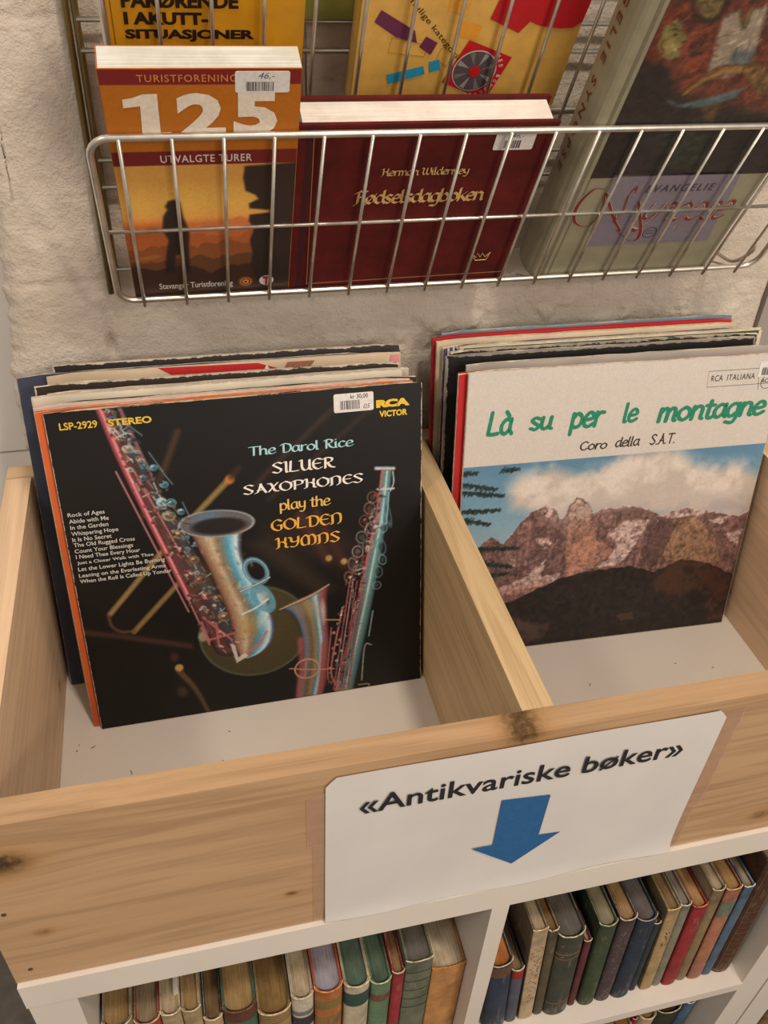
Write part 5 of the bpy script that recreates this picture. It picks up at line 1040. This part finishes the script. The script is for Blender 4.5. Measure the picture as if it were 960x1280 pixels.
# ================================================================ OLD BOOKS ON THE SHELVES
def old_book(x, y, z, th, h, depth, cover, pages, label, group, lean=0.0, bulge=.35, board=None, bands=(), headband=(196, 180, 152), marks=None, lift=0.0, pg_in=.003, frayed=True, turn=0.0):
    """x = left edge of spine at the foot; spine faces -y"""
    T_ = Matrix.Translation((x, y, z)) @ Matrix.Rotation(lean, 4, 'Y') @ Matrix.Rotation(turn, 4, 'Z')
    r = empty('old_book', mat=T_); tag(r, label, 'book', group)
    n = 10; c = .0022; br = min(th * bulge, .008)
    prof = [(th * (1 - math.cos(math.pi * k / n)) / 2, -br * math.sin(math.pi * k / n)) for k in range(n + 1)]
    bm = bmesh.new()
    def strip(out, inn, z0, z1, mi=0):
        m = len(out); A = [[bm.verts.new((a, b, zz)) for a, b in L] for zz in (z0, z1) for L in (out, inn)]
        o0, i0, o1, i1 = A
        for i in range(m - 1):
            for f in ((o0[i], o0[i + 1], o1[i + 1], o1[i]), (i0[i + 1], i0[i], i1[i], i1[i + 1]), (o1[i], o1[i + 1], i1[i + 1], i1[i]), (o0[i + 1], o0[i], i0[i], i0[i + 1])): bm.faces.new(f).material_index = mi
        bm.faces.new((o0[0], o1[0], i1[0], i0[0])); bm.faces.new((o0[-1], i0[-1], i1[-1], o1[-1]))
    inn = [(th / 2 + (a - th / 2) * (1 - 2 * c / th), b + c * .7) for a, b in prof]
    strip(prof, inn, 0, h)
    bobj('spine', bm, cover, r, smooth=False)
    bmat = board or cover
    bm = bmesh.new(); bbox(bm, (0, 0.0005, 0), (c, depth, h)); bbox(bm, (th - c, 0.0005, 0), (th, depth, h)); bobj('boards', bm, bmat, r, bevel=.0006)
    # text block with a rounded front and slightly hollow top
    bm = bmesh.new(); P = [(c + .0001, depth - .004), (c + .0001, .002)] + [(th / 2 + (a - th / 2) * (1 - 2 * c / th - .02), b * .85 + c + .0008) for a, b in prof[1:-1]] + [(th - c - .0001, .002), (th - c - .0001, depth - .004)]
    z1 = h - pg_in; v0 = [bm.verts.new((a, b, pg_in * .6)) for a, b in P]; v1 = [bm.verts.new((a, b, z1)) for a, b in P]
    bm.faces.new(v1); bm.faces.new(v0[::-1])
    for i in range(len(P)): j = (i + 1) % len(P); bm.faces.new((v0[i], v0[j], v1[j], v1[i]))
    bobj('pages', bm, pages, r)
    # frayed head of the spine
    rr = random.Random(int(x * 9999)); path = [(a, b + c * .3, h + (rr.uniform(-.0006, .0008) if frayed else 0)) for a, b in prof]
    V, F = tube_geo(crom(path, 3), .00075 if frayed else .0006, 5); mobj('headband', V, F, plain(headband, .85, .15, var=.25, scale=300), r, smooth=True)
    if frayed:
        for xx in (c / 2, th - c / 2):
            hb2 = tuple(np.array(headband) * .72)
            V, F = tube_geo([(xx, .001 + depth * .09 * k, h - .0002 + rr.uniform(-.0003, .0003)) for k in range(11)], .00042, 4); mobj('worn_board_edge', V, F, plain(hb2, .85, .15, var=.25, scale=300), r)
    for bd in bands:                                       # (z0, z1, colour, name) wrapped round the spine
        z0, z1, col = bd[:3]; nm = bd[3] if len(bd) > 3 else 'spine_band'; off = bd[4] if len(bd) > 4 else .0004
        bm = bmesh.new(); out = [(th / 2 + (a - th / 2) * 1.004, b - off) for a, b in prof]; strip(out, prof, z0, z1); bobj(nm, bm, cloth(col) if not nm == 'gilt_line' else plain(col, .6, .3), r)
    if marks:                                             # rubbed tooling: small raised strokes down the spine
        col, za, zb, dens, wd = marks; V = []; F = []; m = int((zb - za) / dens)
        for k in range(m):
            zz = za + k * dens; 
            for s_ in range(2):
                a0 = .5 + (rr.random() - .5) * wd; a1 = a0 + (rr.random() - .5) * wd * .7; hgt = dens * rr.uniform(.15, .8)
                q = []
                for t_, dz in ((a0, 0), (a0 + .05, 0), (a1 + .05, hgt), (a1, hgt)):
                    t_ = min(max(t_, .12), .88); kx = th * (1 - math.cos(math.pi * t_)) / 2; ky = -br * math.sin(math.pi * t_) - .0002; q.append((kx, ky - .0002, zz + dz))
                b = len(V); V += q; F.append((b, b + 1, b + 2, b + 3))
        mobj('spine_tooling', V, F, plain(col, .6, .3), r)
    return r
GL_ = 'old books in the left cube of the shelf'; GR_ = 'old books in the right cube of the shelf'; GB = 'old books in the cube below on the right'
P1 = page_mat((166, 136, 92)); P2 = page_mat((190, 170, 140)); P3 = page_mat((150, 132, 104)); PGy = page_mat((150, 148, 150)); PGn = page_mat((92, 112, 96)); PDk = page_mat((110, 104, 98)); POr = page_mat((196, 124, 66)); PLv = page_mat((166, 160, 170))
ZS = ZC + .0004
Lb = [  # x0, x1, top z, cover, pages, label, kwargs
 (.1515, .1765, -.137, (152, 140, 116), P1, 'grey linen book with dark spine lines, leftmost in left cube', dict(bands=[(.196, .1968, (50, 44, 40), 'gilt_line'), (.190, .191, (50, 44, 40), 'gilt_line')])),
 (.1772, .1995, -.145, (188, 66, 44), P3, 'bright red-orange old book, second from the left in left cube', {}),
 (.2002, .2178, -.141, (196, 166, 124), P2, 'torn cream book with a white slip, third in left cube', {}),
 (.2185, .2348, -.144, (190, 158, 112), P1, 'plain cream-tan book right of the torn one', {}),
 (.2355, .2525, -.171, (196, 160, 116), page_mat((140, 112, 80)), 'book with pale spine and dark boards, fifth in left cube', dict(board=cloth((64, 76, 72)), )),
 (.2532, .2835, -.160, (60, 106, 84), P1, 'thick book with red-brown leather cap and green spine', dict(bands=[(.172, .1925, (112, 60, 44))], headband=(136, 84, 62))),
 (.2842, .3150, -.182, (166, 132, 82), page_mat((148, 118, 74)), 'thick tan leather book with ruled spine in left cube', dict(bands=[(.1655 - k * .0045, .1660 - k * .0045, (92, 66, 44), 'gilt_line') for k in range(4)])),
 (.3158, .3365, -.166, (206, 192, 172), page_mat((196, 178, 148)), 'white book with faded blue spine stamps and torn head', dict(bands=[(.150, .158, (120, 120, 128)), (.125, .145, (60, 56, 66))])),
 (.3372, .3640, -.160, (198, 106, 52), PLv, 'orange book with mottled olive spine bands and lavender edges', dict(board=cloth((186, 70, 50)), bands=[(.155, .173, (140, 112, 52)), (.12, .14, (160, 110, 50))], headband=(206, 130, 80))),
 (.3655, .3905, -.165, (196, 182, 152), PGn, 'cream book with broad dark green spine label', dict(bands=[(.147, .173, (52, 82, 74))])),
 (.3912, .4118, -.172, (98, 134, 98), PGn, 'pale green book with small red-brown label', dict(bands=[(.142, .156, (126, 78, 62))], headband=(180, 176, 130))),
 (.4125, .4245, -.165, (176, 44, 52), page_mat((166, 130, 90)), 'narrow red book between the two green ones', {}),
 (.4252, .4520, -.150, (106, 112, 92), PDk, 'grey-green book with dark ruled bands, second from right in left cube', dict(bulge=.12, bands=[(.180 - k * .019, .1808 - k * .019, (44, 48, 40), 'gilt_line') for k in range(5)])),
 (.4528, .4870, -.178, (200, 132, 66), page_mat((206, 190, 162)), 'wide tan-orange book beside the divider', dict(bulge=.08, headband=(190, 120, 60))),
]
for x0, x1, zt, c, pg, lb, kw in Lb:
    kw = dict(kw); kw.setdefault('bulge', .3)
    old_book(x0, .018, ZS, x1 - x0, zt - ZS, rnd.uniform(.125, .145), cloth(c), pg, lb, GL_, **kw)
V = [(.2126, .030, -.152), (.2168, .030, -.152), (.2168, .10, -.152), (.2126, .10, -.152)]
slip = mobj('paper_slip', V + [(a, b, c_ + .012) for a, b, c_ in V], [(0, 3, 2, 1), (4, 5, 6, 7), (0, 1, 5, 4), (1, 2, 6, 5), (2, 3, 7, 6), (3, 0, 4, 7)], plain((216, 208, 200), .6)); tag(slip, 'white paper slip sticking up from the torn cream book', 'paper')
slip.location.z = .0015
Rb = [  # x foot, x at top, thickness, height, cover, pages, label, kwargs
 (.5245, .5130, .0255, .155, (54, 66, 92), POr, 'blue half-leather book with orange edges against the divider', dict(bands=[(.132, .152, (118, 74, 54))], headband=(190, 176, 150), turn=.0)),
 (.5505, .5415, .0135, .128, (86, 88, 108), P1, 'blue-grey book with a red flap, second in right cube', dict(bands=[(.110, .1275, (168, 44, 30))])),
 (.5663, .5510, .0158, .209, (196, 166, 130), P2, 'tall cream book with reddish lettering down its spine', dict(bulge=.12, marks=((150, 70, 54), .045, .175, .0052, .5), headband=(206, 180, 140), board=cloth((120, 106, 84)))),
 (.5842, .5692, .0112, .199, (96, 82, 58), page_mat((150, 116, 74)), 'narrow olive brown book right of the cream one', {}),
 (.5960, .5820, .0285, .186, (70, 72, 60), PDk, 'thick dark green worn book with embossed spine', dict(bands=[(.148, .1495, (120, 90, 60), 'gilt_line'), (.138, .1388, (120, 90, 60), 'gilt_line'), (.03, .0312, (110, 84, 60), 'gilt_line')], marks=((128, 96, 62), .142, .176, .006, .7), headband=(190, 176, 146))),
 (.6262, .6160, .0085, .156, (112, 46, 54), P2, 'short thin dark red book in right cube', dict(frayed=False)),
 (.6385, .6260, .0195, .188, (64, 80, 52), page_mat((150, 140, 116)), 'forest green cloth book in right cube', dict(headband=(166, 164, 130))),
 (.6590, .6480, .0185, .190, (84, 66, 72), P1, 'plum brown book with embossed spine ornament', dict(marks=((116, 96, 96), .02, .175, .0045, .8), headband=(186, 166, 140))),
 (.6785, .6685, .0225, .182, (46, 58, 76), page_mat((112, 104, 104)), 'thick navy blue book with rubbed spine', dict(marks=((66, 56, 80), .14, .155, .004, .4), headband=(140, 136, 128))),
 (.7018, .6928, .0085, .160, (50, 58, 72), P2, 'short thin navy book tucked beside the tan one', dict(frayed=False)),
 (.7150, .7000, .0145, .189, (182, 146, 96), page_mat((150, 120, 82)), 'tan book with black title and small drawing on spine', dict(bulge=.15, marks=((60, 46, 34), .11, .145, .0065, .25), board=cloth((130, 116, 80)), headband=(206, 172, 110))),
 (.7302, .7160, .0118, .189, (134, 130, 112), page_mat((150, 140, 130)), 'thin grey linen book right of the tan one', {}),
 (.7428, .7300, .0168, .184, (172, 40, 46), page_mat((190, 150, 100)), 'crimson book in the right cube', dict(headband=(190, 110, 70), bulge=.2)),
 (.7605, .7465, .0140, .208, (146, 118, 82), P2, 'light brown book between crimson and salmon books', dict(board=cloth((160, 140, 110)))),
 (.7755, .7615, .0175, .207, (186, 112, 82), page_mat((176, 140, 90)), 'salmon half-bound book with grey-green spine label', dict(bulge=.2, board=cloth((140, 52, 42)), bands=[(.150, .182, (112, 122, 100)), (.004, .03, (176, 104, 92))], headband=(206, 170, 110))),
 (.7940, .7830, .0120, .203, (78, 106, 138), page_mat((170, 150, 120)), 'bright blue cloth book in right cube', dict(bulge=.2, headband=(206, 196, 176))),
 (.8080, .7950, .0235, .245, (88, 54, 36), page_mat((166, 150, 124)), 'tall brown leather book with stamped panels, rightmost in right cube', dict(bulge=.25, bands=[(.005 + .0 * k, .0056, (150, 110, 76), 'gilt_line') for k in range(1)], headband=(112, 70, 46), frayed=False)),
]
for xf, xt, th, h, c, pg, lb, kw in Rb:
    kw = dict(kw); kw.setdefault('bulge', .3)
    lean = math.atan2(xt - xf, h)
    r = old_book(xf, .019 if kw['bulge'] > .2 else .0165, ZS + max(0, math.sin(-lean)) * 0 + .0002, th, h / math.cos(lean), .130 if h > .16 else .11, cloth(c), pg, lb, GR_, lean=lean, **kw)
    if 'stamped panels' in lb:
        V = []; F = []
        for side in (.24, .76):
            kx = th * (1 - math.cos(math.pi * side)) / 2; ky = -.0059 * math.sin(math.pi * side) - .0003
            b = len(V); V += [(kx - .0003, ky, .01), (kx + .0003, ky, .01), (kx + .0003, ky, .235), (kx - .0003, ky, .235)]; F.append((b, b + 1, b + 2, b + 3))
        for k in range(11):
            zz = .022 + k * .0125 + (.0 if k < 9 else .01); pts = []
            for t_ in np.linspace(.24, .76, 7): pts.append((th * (1 - math.cos(math.pi * t_)) / 2, -.0059 * math.sin(math.pi * t_) - .0004))
            for (a, b_), (c2, d) in zip(pts, pts[1:]): b = len(V); V += [(a, b_, zz), (c2, d, zz), (c2, d, zz + .0006), (a, b_, zz + .0006)]; F.append((b, b + 1, b + 2, b + 3))
        for k in range(8):
            z0 = .172 + k * .0022
            for sg in (-1, 1):
                b = len(V); x_ = th / 2 + sg * .0022 * 0; a0 = th / 2; a1 = th / 2 + sg * .0068; V += [(a0, -.0064, z0), (a1, -.0048, z0 + .012), (a1, -.0048, z0 + .0127), (a0, -.0064, z0 + .0007)]; F.append((b, b + 1, b + 2, b + 3))
        mobj('spine_tooling', V, F, plain((138, 100, 66), .6, .3), r)
# lower right cube
ZL = -.735 + .0004
for x, th, h, c, pg, lb, kw in (
 (.664, .040, .238, (60, 70, 60), PDk, 'dark green book in lower right cube', {}), (.705, .022, .243, (120, 50, 40), P1, 'brown-red book in lower right cube', {}), (.728, .018, .240, (150, 110, 70), page_mat((150, 110, 66)), 'tan-edged book in lower right cube', {}), (.7465, .006, .25, (150, 36, 40), P2, 'thin red booklet in lower right cube', dict(frayed=False)),
 (.7530, .023, .258, (176, 150, 110), page_mat((176, 140, 86)), 'yellowed book with pale boards in lower right cube', dict(headband=(210, 196, 170))), (.7765, .034, .262, (52, 54, 40), page_mat((84, 76, 52)), 'dark olive book in lower right cube', {}),
 (.8140, .0155, .268, (70, 104, 140), page_mat((206, 180, 156)), 'narrow blue book with white torn head, lower right cube', dict(headband=(216, 206, 192)))):
    old_book(x, .030, ZL, th, h, .13, cloth(c), pg, lb, GB, **kw)
for x, th, h, c, pg, lb in ((.9135, .030, .21, (92, 60, 40), P1, 'brown book in the neighbouring shelf, nearest its side panel'), (.9445, .024, .20, (150, 120, 80), P2, 'tan book in the neighbouring shelf right of the brown one'), (.969, .03, .22, (70, 84, 70), P3, 'green book in the neighbouring shelf')):
    old_book(x, .016, ZL, th, h + .02, .13, cloth(c), pg, lb, 'old books in the neighbouring shelf unit')
